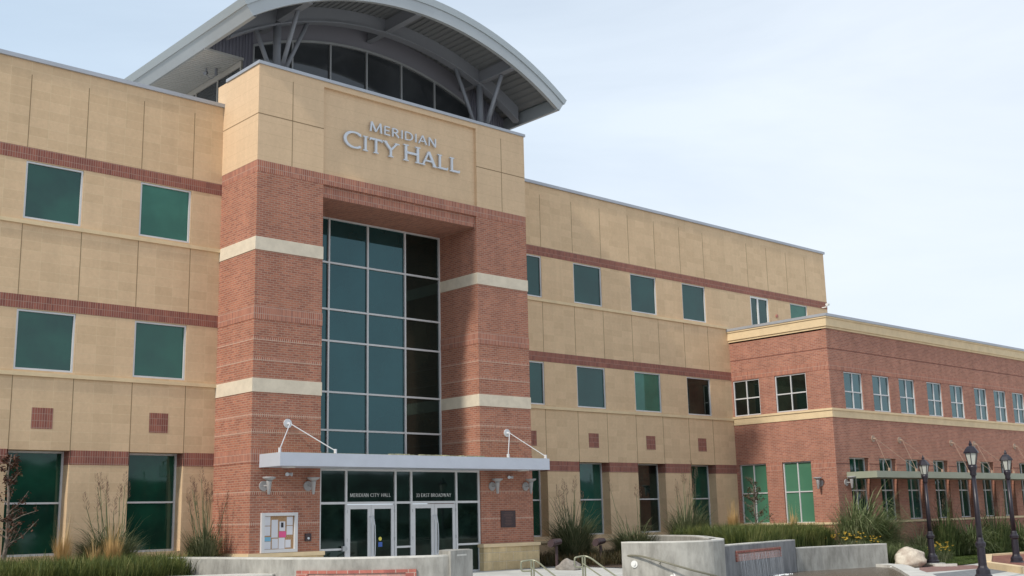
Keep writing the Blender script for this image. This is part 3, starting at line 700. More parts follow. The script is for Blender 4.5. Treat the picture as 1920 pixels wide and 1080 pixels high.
# curved rib, purlins and the wall behind
def arcbeam(mb, x0, x1, y0, y1, top, rt_, bot, rb, n=40):
    o = len(mb.v)
    for i in range(n + 1):
        x = x0 + (x1 - x0) * i / n; a, b = arc(x, top, rt_), arc(x, bot, rb); mb.v += [(x, y0, a), (x, y0, b), (x, y1, b), (x, y1, a)]
    for i in range(n):
        a = o + 4 * i; b = a + 4
        for q in range(4): mb.f.append((a + q, b + q, b + (q + 1) % 4, a + (q + 1) % 4))
    mb.f.append((o, o + 1, o + 2, o + 3)); e_ = o + 4 * n; mb.f.append((e_ + 3, e_ + 2, e_ + 1, e_))
w = MB(); arcbeam(w, XC - 6.15, XC + 6.15, 0.98, 1.12, 18.95, 11.6, 18.42, 11.05)
arcbeam(w, XC - 6.1, XC + 6.1, 0.90, 1.20, 18.46, 11.10, 18.40, 11.04)
w.build('arched_beam', STEEL, H)
for x in (1.2, 5.5, 9.8):
    zt = arc(x, 18.9, 11.6); w = MB(); w.box(x - .07, x + .07, YF + .141, .979, zt - .42, zt); w.box(x - .07, x + .07, 1.121, 2.05, zt - .42, zt)
    w.box(x - .12, x + .12, YF + .141, .899, zt - .46, zt - .42); w.box(x - .12, x + .12, 1.201, 2.05, zt - .46, zt - .42); w.build('purlin', STEEL, H)
for s_, cx_ in ((1, 1.2), (-1, 9.83)):
    w = MB(); B = (cx_, 1.05, 15.35)
    w.tube([(cx_, 1.05, 15.3), (cx_, 1.05, 17.62)], 0.13, 10); c_ = w.build('branching_column', STEEL, H, True)
    for e_ in ((cx_ - s_ * .82, 1.05, 17.24), (cx_ + s_ * 1.15, 1.05, 17.98), (cx_ + .0, -.2, 17.62)):
        t = MB(); t.tube([(cx_ + (e_[0] - cx_) * .05, 1.05 + (e_[1] - 1.05) * .05, 15.5), e_], 0.075, 8); t.build('strut', STEEL, c_, True)
# smooth wall over the glazing, glazing with arched head
YP = 2.10; GX0, GX1 = 0.90, 10.24
w = MB(); n = 40; o = len(w.v)
for i in range(n + 1):
    x = GX0 + (GX1 - GX0) * i / n; w.v += [(x, YP, arc(x, 18.12, 11.2)), (x, YP, arc(x, 18.95, 11.6))]
for i in range(n): w.f.append((o + 2 * i, o + 2 * i + 2, o + 2 * i + 3, o + 2 * i + 1))
w.build('penthouse_wall', mat('penthouse_panel', (0.24, 0.235, 0.27), 0.6), H)
w = MB(); arcbeam(w, GX0, GX1, YP - .08, YP + .05, 18.14, 11.2, 18.06, 11.2)
mx_ = [GX0 + .02, 2.38, 3.89, 5.41, 6.94, 8.47, GX1 - .02]
for x in mx_: w.box(x - .026, x + .026, YP - .075, YP + .04, 15.3, arc(x, 18.08, 11.2))
w.box(GX0, GX1, YP - .085, YP + .05, 15.30, 15.42)
pw = w.build('penthouse_glazing', ALUD, H)
for i in range(6):
    g = MB(); a, b = mx_[i], mx_[i + 1]; xsn = [a + (b - a) * k / 6 for k in range(7)]; vsn = [(a, YP, 15.4), (b, YP, 15.4)] + [(x, YP, arc(x, 18.1, 11.2)) for x in xsn[::-1]]
    g.add(vsn, [tuple(range(len(vsn)))]); g.build('pane', glass('glass_penthouse', (0.055, 0.060, 0.066), ior=1.6, tint=(.9, .95, 1)) if 'glass_penthouse' not in MATS else MATS['glass_penthouse'], pw)
def corr_front(x0, x1, zb0):
    mb = MB(); x = x0; pts = []
    while x < x1 - 1e-6:
        for dx, dy in ((0, 0), (.05, 0), (.065, -.03), (.105, -.03), (.12, 0)):
            xx = min(x + dx, x1); pts.append((xx, YP - .01 + dy))
        x += .12
    o = len(mb.v)
    for xx, yy in pts:
        zt = max(arc(xx, 18.93, 11.6), 16.52) if abs(xx - XC) < 6.4 else 16.52
        mb.v += [(xx, yy, zb0 if isinstance(zb0, (int, float)) else zb0(xx)), (xx, yy, zt)]
    for i in range(len(pts) - 1): mb.f.append((o + 2 * i, o + 2 * i + 2, o + 2 * i + 3, o + 2 * i + 1))
    return mb
lb = lambda x: 16.5 if x < 0.57 else 14.8
c = c_l = corr_front(-0.84, 0.56, 16.5); c2 = corr_front(0.57, 0.90, 14.8); c.add(c2.v, c2.f)
c_r = corr_front(10.24, 10.58, 14.8); c4 = corr_front(10.59, 11.98, 16.5); c_r.add(c4.v, c4.f)
for q_ in (c_l, c_r): q_.build('corrugated_wall', WALLC, H)
w = MB()                                      # flat corrugated soffits along both eaves
for x0, x1 in ((-0.78, 0.57), (10.57, 11.92)):
    pts = []; y = YP - .02
    while y < 23.8: pts += [(x0, y, 16.5), (x0, y + .07, 16.5), (x0, y + .085, 16.53), (x0, y + .13, 16.53), (x0, y + .145, 16.5)]; y += .15
    sheet(w, pts, (x1 - x0, 0, 0))
w.box(-0.82, 0.57, YP - .06, YP - .042, 16.47, 16.55); w.box(10.57, 11.96, YP - .06, YP - .042, 16.47, 16.55)
w.each('eave_soffit', mat('eave_soffit_metal', (0.48, 0.48, 0.47), 0.6), H)
for x, sg in ((0.57, -1), (10.57, 1)):        # clerestory strips on both sides
    w = MB(); w.box(x - .04, x + .04, 2.15, 23.8, 16.30, 16.49); w.box(x - .04, x + .04, 2.15, 23.8, 14.5, 15.05)
    ys = [2.2 + 1.55 * k for k in range(15)]
    for y in ys: w.box(x - .035, x + .035, y - .03, y + .03, 15.05, 16.30)
    cl = w.build('clerestory', FRAME2, H); g = MB(); g.quad((x, 2.2, 15.0), (x, 23.8, 15.0), (x, 23.8, 16.35), (x, 2.2, 16.35)); g.build('pane', MATS['glass_penthouse'], cl)
w = MB(); w.quad((-1, 23.9, 14.5), (12, 23.9, 14.5), (12, 23.9, 17.5), (-1, 23.9, 17.5)); w.build('penthouse_rear', WALLC, H)
w = MB(); w.tube([(-.05, 3.4, 16.47), (-.05, 3.4, 16.3), (-.15, 3.3, 16.22)], .03, 6); w.tube([(-.05, 3.38, 16.3), (-.2, 3.2, 16.2)], .06, 8); w.tube([(.25, 3.3, 16.5), (.25, 3.3, 16.27)], .05, 8)
w.tube(smooth_path([(-.05, 3.4, 16.3), (.1, 3.35, 16.12), (.25, 3.3, 16.3)], 4), .01, 5); w.build('soffit_light', STEEL, H)

# --- brick wing
XB, YB_ = 25.76, -2.90
WE = empty('brick_wing', (0, 0, 0))
tag(WE, 'two-storey red brick wing with a sage green canopy and a tan cornice, at right', 'building')
WUx = [(26.88, 28.35), (29.20, 30.65), (31.49, 32.91), (34.06, 35.49), (36.31, 37.67), (38.82, 40.16), (40.95, 42.32), (43.07, 44.45)]
x = 45.4
while x < 72: WUx.append((x, x + 1.4)); x += 2.25
WU = [(a, b, 5.965, 7.575) for a, b in WUx]
WLx = [(26.80, 28.35), (29.2, 30.62), (31.48, 32.93), (33.98, 35.4), (36.25, 37.62), (38.72, 40.1), (40.90, 42.25), (43.0, 44.4)] + WUx[8:]
WL = [(a, b, 1.24, 3.90, 0.30) for a, b in WLx]
NU = [(-1.735, -0.137, 5.965, 7.575), (0.69, 2.13, 5.965, 7.575)]
NL = [(-1.68, -0.23, 1.20, 3.80, 0.15), (0.61, 2.05, 1.20, 3.80, 0.15)]
w = MB(); wall(w, mapY(YB_), XB, 75.0, -0.5, 9.36, WU + WL, 0.10); wall(w, mapX(XB), YB_, 2.3, -0.5, 9.36, NU + NL, 0.10)
w.quad((75, YB_, -.5), (75, 25, -.5), (75, 25, 9.9), (75, YB_, 9.9))
w.build('brick_wall', BRICKW, WE)
def ring(mb, pr_, z0, z1, x1=75.05, yback=2.199):
    mb.box(XB - pr_, x1, YB_ - pr_, YB_ + .3, z0, z1); mb.box(XB - pr_, XB + .3, YB_ + .301, yback, z0, z1)
w = MB(); ring(w, .05, 9.36, 9.45); ring(w, .10, 9.45, 9.80); ring(w, .14, 9.80, 9.87); w.build('cornice', TRIM, WE)
w = MB(); ring(w, .17, 9.87, 9.985); w.build('cornice_coping', COPE, WE)
w = MB(); ring(w, .03, 5.57, 5.86); ring(w, .07, 5.86, 5.945); w.build('stone_belt', TRIM, WE)
w = MB(); ring(w, .05, 1.13, 1.22); w.build('base_course', TRIM, WE)
w = MB(); ring(w, .010, 7.60, 7.93)
w.each('soldier_course', SOLD, WE)
w = MB(); ring(w, .006, 8.49, 8.52); w.build('groove_shade_line', mat('groove_shade', (0.15, 0.07, 0.055), 0.9), WE)  # no recess cut; its shade is put into a raised dark strip
w = MB()
for a, b in gaps(XB, 75, WL): w.box(a + .001, b - .001, YB_ - .006, YB_ + .02, 3.62, 3.65)
w.build('painted_shadow_line', MATS['groove_shade'], WE)  # shadow line between the lower windows, painted as dark strips
w = MB()
for a, b in gaps(YB_ , 2.19, NL): w.box(XB - .007, XB + .02, a + .001, b - .001, 3.40, 3.78)
w.each('pier_soldier_course', SOLD, WE)
for i, o in enumerate(WU): window(WE, mapY(YB_), o[0], o[1], o[2], o[3], .09, G_EAST, vs=((o[0] + o[1]) / 2,), hs=(6.72,), fw_=.05, mw=.05, sill=False)
for i, o in enumerate(WL): window(WE, mapY(YB_), o[0], o[1], o[2], o[3], .26, (G_DGREEN, G_DGREEN, G_MID, G_DGREEN)[i % 4], vs=((o[0] + o[1]) / 2,), hs=(2.52,), fw_=.05, mw=.05)
for i, o in enumerate(NU): window(WE, mapX(XB), o[0], o[1], o[2], o[3], .09, G_DARK, vs=((o[0] + o[1]) / 2,), hs=(6.75,), fw_=.05, mw=.05)
for i, o in enumerate(NL): window(WE, mapX(XB), o[0], o[1], o[2], o[3], .13, G_BRIGHT, vs=((o[0] + o[1]) / 2,), hs=(2.52,), fw_=.05, mw=.05)
w = MB(); w.box(26.5, 75, -4.32, YB_ - .003, 3.0, 3.27); cn = w.build('long_canopy', CANG, WE)
k = 0
for x in (28.82, 31.07, 35.87, 38.2, 42.65, 44.9, 49.4, 51.7):
    disk_rods(x, 4.74, [(x - 1.15, -4.22, 3.35), (x + 1.15, -4.22, 3.35)], CANR, cn, YB_, rr=.15, rd=.009)

# ------------------------------------------------------------------ things fixed to the walls
def sconce(name, label, x, y, z, face, group):
    """z = height of the top of the torch; face 'y' or 'x'"""
    o = empty(name, (x, y, z - .25), 0 if face == 'y' else -PI / 2)
    tag(o, label, 'wall lamp', group)
    p = MB(); p.tube([(-.04, -.004, 0), (-.04, -.04, 0)], .145, 20); p.build('wall_plate', SCONCE, o, False)
    a = MB(); a.tube([(-.04, -.04, 0), (0, -.25, 0)], .02, 8); a.build('arm', SCONCE, o)
    t = MB(); t.lathe([(.028, -.25), (.04, -.24), (.078, .10), (.085, .13)], 14, (0, -.25)); t.build('torch_body', SCONCE, o, True)
    c = MB(); c.lathe([(.06, .131), (.185, .215), (.19, .245), (.175, .25)], 18, (0, -.25)); c.build('bowl', SCONCE, o, True)
    return o
sg = 'torch-shaped grey wall lamps'
sconce('wall_lamp', 'grey torch wall lamp on the left brick pier above the notice board', .46, 0, 3.01, 'y', sg)
sconce('wall_lamp', 'grey torch wall lamp on the left brick pier nearest the doors', 1.94, 0, 3.01, 'y', sg)
sconce('wall_lamp', 'grey torch wall lamp on the right brick pier nearest the doors', 9.18, 0, 3.01, 'y', sg)
sconce('wall_lamp', 'grey torch wall lamp at the outer edge of the right brick pier, over the plaque', 10.72, 0, 3.01, 'y', sg)
sconce('wall_lamp', 'pale torch wall lamp on the sunlit short side of the brick wing', XB, -2.12, 3.09, 'x', sg)
sconce('wall_lamp', 'pale torch wall lamp on the long side of the brick wing by the canopy end', 26.44, YB_, 3.09, 'y', sg)
def spot(x, z, label):
    o = empty('spotlight', (x, 0, z)); tag(o, label, 'spotlight', 'small twin spotlights under the entrance canopy')
    a = MB(); a.tube([(0, -.004, 0), (0, -.05, 0)], .05, 10); a.build('mount', SCONCE, o)
    for s_ in (-1, 1):
        a = MB(); a.tube([(.02 * s_, -.05, 0), (.085 * s_, -.14, -.01)], [.03, .055], 10); a.build('lamp_head', LETM, o)
spot(1.20, 3.10, 'small twin spotlight on the left pier between its two torch lamps')
spot(9.91, 3.07, 'small twin spotlight on the right pier between its two torch lamps')
# notice board
o = empty('notice_board', (.94, 0, .88)); tag(o, 'white framed glass notice board full of papers on the left brick pier', 'notice board')
w = MB(); bw, bh = 1.19, 1.12
w.box(-bw / 2, -bw / 2 + .1, -.09, -.004, 0, bh); w.box(bw / 2 - .1, bw / 2, -.09, -.004, 0, bh); w.box(-bw / 2 + .1, bw / 2 - .1, -.088, -.004, 0, .09); w.box(-bw / 2 + .1, bw / 2 - .1, -.088, -.004, bh - .09, bh)
w.build('frame', ALU, o)
w = MB(); w.box(-bw / 2 + .1, bw / 2 - .1, -.02, -.008, .09, bh - .09); w.build('cork_panel', CORK, o)
for (x0, z0, ww, hh, m_) in [(-.48, .76, .2, .26, PAPER), (-.47, .48, .19, .26, PAPER), (-.48, .32, .22, .12, BLUEP), (-.48, .10, .22, .21, PAPER), (-.24, .42, .21, .50, PAPER), (-.22, .11, .2, .28, PAPER), (.02, .60, .19, .27, PAPER),
                           (.01, .42, .23, .17, PINK), (.0, .10, .2, .31, PAPER), (.26, .76, .2, .24, PAPER), (.26, .49, .2, .25, PAPER), (.22, .13, .18, .22, PAPER)]:
    q = MB(); q.box(x0, x0 + ww, -.024, -.021, z0, z0 + hh); q.build('notice', m_, o)
q = MB(); q.box(.07, .15, -.028, -.0245, .70, .84); q.build('photo', BLACK, o)
o = empty('door_opener_box', (1.92, 0, 1.28)); tag(o, 'small dark square control box on the brick beside the notice board', 'control box')
w = MB(); w.box(-.10, .10, -.05, -.004, -.11, .11); w.build('housing', BRONZE, o); w = MB(); w.tube([(0, -.05, -.03), (0, -.065, -.03)], .035, 12); w.build('button', LETM, o)
o = empty('bronze_plaque', (9.84, 0, 1.67)); tag(o, 'dark bronze dedication plaque on the right brick pier', 'plaque')
w = MB(); w.box(-.33, .33, -.035, -.004, -.28, .28); w.build('plate', BRONZE, o)
w = MB()
for k in range(9):
    z = .2 - k * .05; ww = random.uniform(.1, .24); w.box(-ww, ww, -.038, -.0355, z - .008, z + .008)
w.build('relief_lines', mat('bronze_relief', (0.13, 0.07, 0.06), 0.4), o)
# security camera and alarm on the upper stone wall
o = empty('security_camera', (33.75, YW, 11.87)); tag(o, 'small white security camera near the end of the upper stone wall', 'camera')
w = MB(); w.tube([(0, 0, 0), (0, -.25, 0), (0, -.3, .1)], .03, 8); w.build('bracket', WHITE, o); w = MB(); w.tube([(-.12, -.36, .1), (.16, -.3, .15)], .07, 10); w.build('housing', WHITE, o)
o = empty('fire_alarm', (29.69, YW, 11.02)); tag(o, 'small red alarm bell on the stone wall beside the white framed roof door', 'alarm')
w = MB(); w.tube([(0, -.002, 0), (0, -.06, 0)], .08, 16); w.build('bell', mat('alarm_red', (.40, .16, .13), .5), o)

# ------------------------------------------------------------------ plaza walls and fountain
# left curved wall
LP = [(-2.95, -1.0), (-2.62, -2.6), (-2.323, -4.467), (-1.833, -6.497), (-.934, -7.743), (.173, -8.50), (1.0, -8.35)]
lp = smooth_path([(p[0], p[1], 0) for p in LP], 6)
o = empty('curved_wall', (0, 0, 0)); tag(o, 'long curved concrete wall with a brick-framed spout before the entrance, left', 'wall')
w = MB(); path_wall(w, lp, 0.40, -1.1, 0.86); w.build('wall_body', CONC, o, False)
w = MB(); path_wall(w, [p + Vector((0, 0, 0)) for p in lp], 0.40, 0.862, 0.90); w.build('wall_cap', CONCT, o)
w = MB(); w.prism([(.30, -8.62), (1.35, -8.15), (1.62, -7.68), (1.25, -7.30), (.62, -7.78)], -1.1, 0.99); w.build('end_block', CONC, o)
def frame_on(parent, A, B, z0, z1, th, prj, recess_mat):
    """brick frame on a straight stretch A-B, standing prj proud of it (prj towards -normal)"""
    A = Vector(A); B = Vector(B); d = (B - A).normalized(); nrm = Vector((d.y, -d.x)); Ln = (B - A).length
    def bx(mb, s0, s1, p0, p1, za, zb):
        P = [A + d * s0 - nrm * -p0, A + d * s1 + nrm * p0, A + d * s1 + nrm * p1, A + d * s0 + nrm * p1]
        mb.prism([(q.x, q.y) for q in P], za, zb)
    w = MB(); bx(w, 0, Ln, -.02, prj, z1 - th, z1); bx(w, 0, th, -.02, prj, z0, z1 - th - .001); bx(w, Ln - th, Ln, -.02, prj, z0, z1 - th - .001)
    w.build('brick_frame', PAVRB, parent)
    w = MB(); bx(w, th, Ln - th, -.01, .012, z0, z1 - th); w.build('brick_panel', PAVRB2, parent)
    return A, d, nrm, Ln
def near(path, p): return min(range(len(path)), key=lambda i: (path[i].x - p[0]) ** 2 + (path[i].y - p[1]) ** 2)
i0, i1 = near(lp, (-2.0, -5.85)), near(lp, (-.42, -8.2)); sub = lp[i0:i1 + 1]
w = MB(); path_wall(w, sub, -.05, .545, .615); path_wall(w, sub[:2], -.05, .0, .544); path_wall(w, sub[-2:], -.05, .0, .544); w.build('brick_frame', PAVRB, o)
w = MB(); path_wall(w, sub[1:-1], -.015, .0, .54); w.build('brick_panel', PAVRB2, o)
ob = empty('low_wall', (0, 0, 0)); tag(ob, 'low concrete block wall in front of the left end of the left curved wall', 'wall')
w = MB(); w.prism([(-5.2, -3.2), (-3.088, -3.9), (-1.98, -4.42), (-1.84, -4.9), (-2.3, -5.2), (-3.3, -4.7), (-5.4, -4.0)], -1.1, .50); w.build('wall_body', CONC, ob)
w = MB(); w.prism([(-5.2, -3.2), (-3.088, -3.9), (-1.98, -4.42), (-1.84, -4.9), (-2.3, -5.2), (-3.3, -4.7), (-5.4, -4.0)], .502, .54); w.build('wall_cap', CONCT, ob)
# right hooked wall
RP = [(8.323, -6.55), (8.50, -7.55), (9.05, -8.35), (10.0, -8.68), (11.37, -7.90), (13.28, -6.05), (14.9, -4.4), (16.0, -2.98), (16.6, -1.6), (16.98, -.31)]
rp_ = smooth_path([(p[0], p[1], 0) for p in RP], 6)
o = empty('curved_wall', (0, 0, 0)); tag(o, 'tall hooked concrete wall with a sloping handrail and a book-like slab on top', 'wall')
w = MB(); path_wall(w, rp_, 0.36, -1.1, 0.91); w.build('wall_body', CONC, o)
w = MB(); path_wall(w, rp_, 0.36, .912, 0.95); w.build('wall_cap', CONCT, o)
w = MB(); w.prism([(11.6, -6.85), (12.15, -6.35), (11.9, -5.95), (11.3, -6.45)], .97, 1.0) ; w.add([(11.45, -7.55, .955), (12.1, -6.95, .955), (11.9, -6.7, 1.03), (11.2, -7.3, 1.03)], [(0, 1, 2, 3)])
w.v = w.v[8:]; w.f = [(0, 1, 2, 3)]; w.add([(11.45, -7.55, .95), (12.1, -6.95, .95), (11.9, -6.7, 1.02), (11.2, -7.3, 1.02)], [(0, 1, 2, 3)]); w.build('info_slab', CONCT, o)
w = MB()
hr = [(8.36, -6.75, .56), (8.30, -7.25, .56), (8.40, -7.95, .42), (8.85, -8.62, .18), (9.45, -8.85, .02), (10.1, -8.85, -.12)]
w.tube(smooth_path(hr, 4), .028, 8)
for k in (0, 2, 4): 
    p = Vector(hr[k]); w.tube([p, p + Vector((.05, .08, -.07)), p + Vector((.16, .2, -.07))], .014, 6)
w.build('wall_handrail', mat('rail_dull', (0.17, 0.16, 0.115), 0.5), o)
for (x, y, z) in ((8.36, -7.0, .33), (8.78, -8.02, .0)):
    w = MB(); w.tube([(x - .02, y, z), (x + .03, y + .02, z)], .10, 18); w.tube([(x - .022, y - .002, z), (x - .05, y - .01, z)], .045, 12); w.build('round_light', WHITE, o)
# fountain wall with spout, lower wall
o = empty('fountain_wall', (0, 0, 0)); tag(o, 'damp grey concrete fountain wall with water pouring from a brick-framed slot', 'fountain')
A, B = Vector((11.9, -7.48)), Vector((18.05, -5.84))
w = MB(); path_wall(w, [A, A.lerp(B, .5), B], .45, -.6, .70); w.build('wall_body', CONCD, o)
w = MB(); path_wall(w, [A, A.lerp(B, .5), B], .45, .702, .735); w.build('wall_cap', CONCT, o)
d = (B - A).normalized(); nrm = Vector((d.y, -d.x)); Ln = (B - A).length
PA = A + d * Ln * .132; PB = A + d * Ln * .752
frame_on(o, PA, PB, .22, .55, .075, .05, None)
w = MB()
random.seed(3); ncol = 70; sA = .145 * Ln; sB = .742 * Ln
for k in range(ncol):
    s0 = sA + (sB - sA) * k / ncol; s1 = s0 + (sB - sA) / ncol * random.uniform(.25, .8); off = .07 + random.random() * .03
    P0 = A + d * s0 + nrm * off; P1 = A + d * s1 + nrm * off; bot = nrm * .06
    w.quad((P0.x, P0.y, .44), (P1.x, P1.y, .44), ((P1 + bot * .5).x, (P1 + bot * .5).y, .15), ((P0 + bot * .5).x, (P0 + bot * .5).y, .15))
    w.quad(((P0 + bot * .5).x, (P0 + bot * .5).y, .15), ((P1 + bot * .5).x, (P1 + bot * .5).y, .15), ((P1 + bot).x, (P1 + bot).y, -.36), ((P0 + bot).x, (P0 + bot).y, -.36))
wm = bpy.data.materials.new('falling_water'); wm.use_nodes = True; bb = wm.node_tree.nodes['Principled BSDF']
bb.inputs['Base Color'].default_value = (.75, .78, .82, 1); bb.inputs['Roughness'].default_value = .15; bb.inputs['Alpha'].default_value = .36
w.build('water_curtain', wm, o)
w = MB()
for k in range(46):
    s = sA + (sB - sA) * (1 - .35 * random.random()); p = A + d * s + nrm * random.uniform(.15, .45); r_ = random.uniform(.01, .028); w.lathe([(r_, -.35), (r_ * .7, -.33), (r_ * .1, -.32)], 6, (p.x, p.y))
w.build('foam', mat('foam', (.8, .82, .84), .6), o)
o = empty('low_wall', (0, 0, 0)); tag(o, 'low plain concrete wall between the fountain slot and the pale boulder', 'wall')
w = MB(); path_wall(w, [(18.05, -5.86), (19.5, -5.95), (21.2, -6.2), (22.9, -6.55)], .38, -.6, .415); w.build('wall_body', CONC, o)
w = MB(); path_wall(w, [(18.05, -5.86), (19.5, -5.95), (21.2, -6.2), (22.9, -6.55)], .38, .417, .45); w.build('wall_cap', CONCT, o)
# pool
pool = MB(); pool.poly([(11.9, -7.5), (18.05, -5.86), (22.1, -6.75), (21.4, -7.6), (19.4, -8.9), (17.2, -10.4), (15.0, -11.9), (12.5, -12.2), (11.0, -10.4), (11.2, -8.4)], -.352)
wt = bpy.data.materials.new('pool_water'); wt.use_nodes = True; t = wt.node_tree; bb = t.nodes['Principled BSDF']
bb.inputs['Base Color'].default_value = (.13, .105, .08, 1); bb.inputs['Roughness'].default_value = .22; bb.inputs['IOR'].default_value = 1.33
n_ = t.nodes.new('ShaderNodeTexNoise'); n_.inputs['Scale'].default_value = 7; n_.inputs['Detail'].default_value = 4; gg = t.nodes.new('ShaderNodeNewGeometry'); t.links.new(gg.outputs['Position'], n_.inputs['Vector'])
bp = t.nodes.new('ShaderNodeBump'); bp.inputs['Strength'].default_value = .9; bp.inputs['Distance'].default_value = .08; t.links.new(n_.outputs[0], bp.inputs['Height']); t.links.new(bp.outputs[0], bb.inputs['Normal'])
struct('pool_water', pool, wt)
o = empty('pool_kerb', (0, 0, 0)); tag(o, 'curved pale concrete kerb round the fountain pool', 'kerb')
w = MB(); path_wall(w, smooth_path([(11.4, -12.9, 0), (13.2, -12.9, 0), (15.3, -12.2, 0), (17.3, -10.95, 0), (19.7, -9.35, 0), (21.7, -7.9, 0), (22.35, -6.9, 0)], 6), .55, -.6, -.25); w.build('kerb_body', CONCT, o, False)
for (x, y) in ((21.0, -7.72), (20.05, -8.50), (19.0, -9.25)):
    w = MB(); w.tube([(x + .02, y - .08, -.30), (x - .02, y - .0, -.30)], .028, 10); w.build('pool_light', WHITE, o)

# handrails on the steps
def handrail(pts_top, low, label):
    o = empty('handrail', pts_top[2]); tag(o, label, 'handrail', 'olive metal handrails on the plaza steps'); L0 = Vector(pts_top[2])
    a, b, c_, dn = [Vector(p) for p in pts_top]      # a loop end (top), b bend, c post, dn far down
    rel = lambda p: tuple(Vector(p) - L0)
    w = MB(); lo = Vector((0, 0, -.27))
    w.tube([rel(p) for p in smooth_path([c_ + lo + Vector((.0, 0, 0)), a + lo + (b - a) * .12, a + lo + Vector((0, 0, .06)), a + Vector((0, 0, -.06)), a + (b - a) * .15, b, b + (dn - b) * .3, dn], 5)], .024, 8); w.build('top_rail', RAILM, o)
    w = MB(); w.tube([rel(c_ + lo * .65), rel(dn + lo * 1.0)], .02, 8); w.build('lower_rail', RAILM, o)
    for k in (0, .07):
        w = MB(); p = c_ + (b - a) * k * 2.5; w.tube([rel(p), rel((p.x, p.y, gz(p.x, p.y)))], .024, 8); w.build('post', RAILM, o)
    w = MB(); q = b + (dn - b) * .85; w.tube([rel(q), rel((q.x, q.y, gz(q.x, q.y)))], .024, 8); w.build('post', RAILM, o)
handrail([(5.67, -5.15, .50), (5.97, -5.42, .50), (5.88, -5.34, .50), (5.60, -7.55, -.37)], 0, 'olive metal handrail beside the stone base of the right pier')
handrail([(6.77, -6.18, .575), (7.05, -6.44, .575), (6.93, -6.33, .575), (6.80, -8.75, -.42)], 0, 'olive metal handrail in front of the planting bed, nearer the hooked wall')

# ------------------------------------------------------------------ beds, lawn, paving
def bed(name, pts, m_=SOIL):
    w = MB(); w.add(pts, [tuple(range(len(pts)))]); return struct(name, w, m_)
bed('planting_bed', [(-14, -6, -.2), (-6.2, -3.6, .30), (-4.2, -3.3, .36), (-2.75, -2.6, .38), (-2.9, -1.0, .4), (-1.3, -.2, .4), (-.12, .2, .4), (-.12, 2.19, .45), (-14, 2.19, .45)])
bed('planting_bed', [(11.2, -.1, .02), (12.1, -1.2, .02), (12.3, -4.9, -.02), (16.0, -2.4, .1), (17.2, .2, .3), (18, 2.19, .4), (11.1, 2.19, .15)])
bed('planting_bed', [(12.6, -6.6, .42), (14.0, -5.0, .42), (16.3, -2.6, .42), (17.4, .2, .42), (18, 2.19, .5), (25.75, 2.19, .55), (25.75, -2.9, .5), (24.5, -4.8, .2), (22.6, -6.15, .38), (18.2, -5.5, .42), (12.7, -7.0, .42)])
bed('planting_bed', [(22.9, -6.7, -.43), (24.9, -7.3, -.43), (27.5, -6.0, -.43), (31.0, -4.4, -.42), (34.3, -3.4, -.42), (60, -3.4, -.42), (60, -2.9, -.2), (25.7, -2.9, -.1), (24.3, -4.6, .0), (22.9, -6.0, -.2)])
LAWNM = mat('lawn_green', (0.075, 0.11, 0.028), 0.95, noise=0.4, nscale=4, bump=0.6, bscale=60)
lw = MB(); lw.add([(p[0], p[1], -.43) for p in [(25.1, -7.45), (27.5, -6.05), (31.0, -4.5), (34.3, -3.5), (60, -3.6), (60, -5.2), (38, -5.0), (35, -5.95), (31.5, -6.3), (27.5, -7.7), (26.0, -7.85)]], [tuple(range(11))])
struct('lawn', lw, LAWNM)
w = MB(); path_wall(w, smooth_path([(25.3, -7.95, 0), (24.9, -7.45, 0), (25.8, -6.85, 0), (27.5, -6.05, 0), (31.0, -4.5, 0), (34.3, -3.45, 0)], 5), .14, -.6, -.36)
o = w.build('lawn_kerb', CONCT); tag(o, 'thin pale concrete kerb curving round the left end of the lawn', 'kerb')
w = MB(); w.add([(p[0], p[1], -.452) for p in [(24.41, -6.95), (22.3, -8.1), (20.94, -9.1), (23.7, -9.6), (25.3, -9.0), (26.2, -8.2)]], [tuple(range(6))]); struct('red_paving', w, PAVR)
w = MB(); w.add([(p[0], p[1], -.450) for p in [(20.1, -9.75), (22.0, -9.75), (24.0, -9.7), (26.2, -9.4), (23.0, -11.2), (20.0, -11.6), (17.0, -11.8)]], [tuple(range(7))]); struct('grey_paving', w, PAVG)
w = MB(); w.add([(p[0], p[1], -.455) for p in [(16.5, -16.5), (15.8, -12.9), (17.3, -11.3), (22.5, -7.2), (24.6, -7.35), (25.4, -8.0), (27.5, -7.75), (31.5, -6.35), (35, -6.0), (38, -5.05), (60, -5.25), (60, -16)]], [tuple(range(12))]); struct('pavement', w, PAVE)
# raised brick pad with stone kerbs
o = empty('brick_planter', (0, 0, 0)); tag(o, 'raised brick-paved pad edged with tan stone kerbs beside the lamp posts', 'planter')
padp = [(24.5, -9.6), (30.2, -6.95), (34.5, -7.5), (40, -9), (40, -14), (24, -14.5), (21.3, -12.3)]
w = MB(); w.prism(padp, -.6, -.28); w.build('brick_paving', masonry('pad_brick', (0.34, 0.15, 0.105), (0.25, 0.10, 0.075), (0.15, 0.09, 0.07), 0.6, 0.28, 0.03, blot=.2), o)
def strip(A_, B_, wd_, z0, z1, m_):
    w = MB(); path_wall(w, [A_, ((A_[0] + B_[0]) / 2, (A_[1] + B_[1]) / 2), B_], wd_, z0, z1); w.build('stone_kerb', m_, o)
o['category'] = 'planter'
strip((24.3, -9.5), (30.2, -6.75), -.28, -.6, -.21, TRIM); strip((30.25, -6.76), (34.6, -7.3), -.28, -.6, -.21, TRIM); strip((21.1, -12.35), (24.28, -9.52), -.3, -.6, -.24, TRIM)

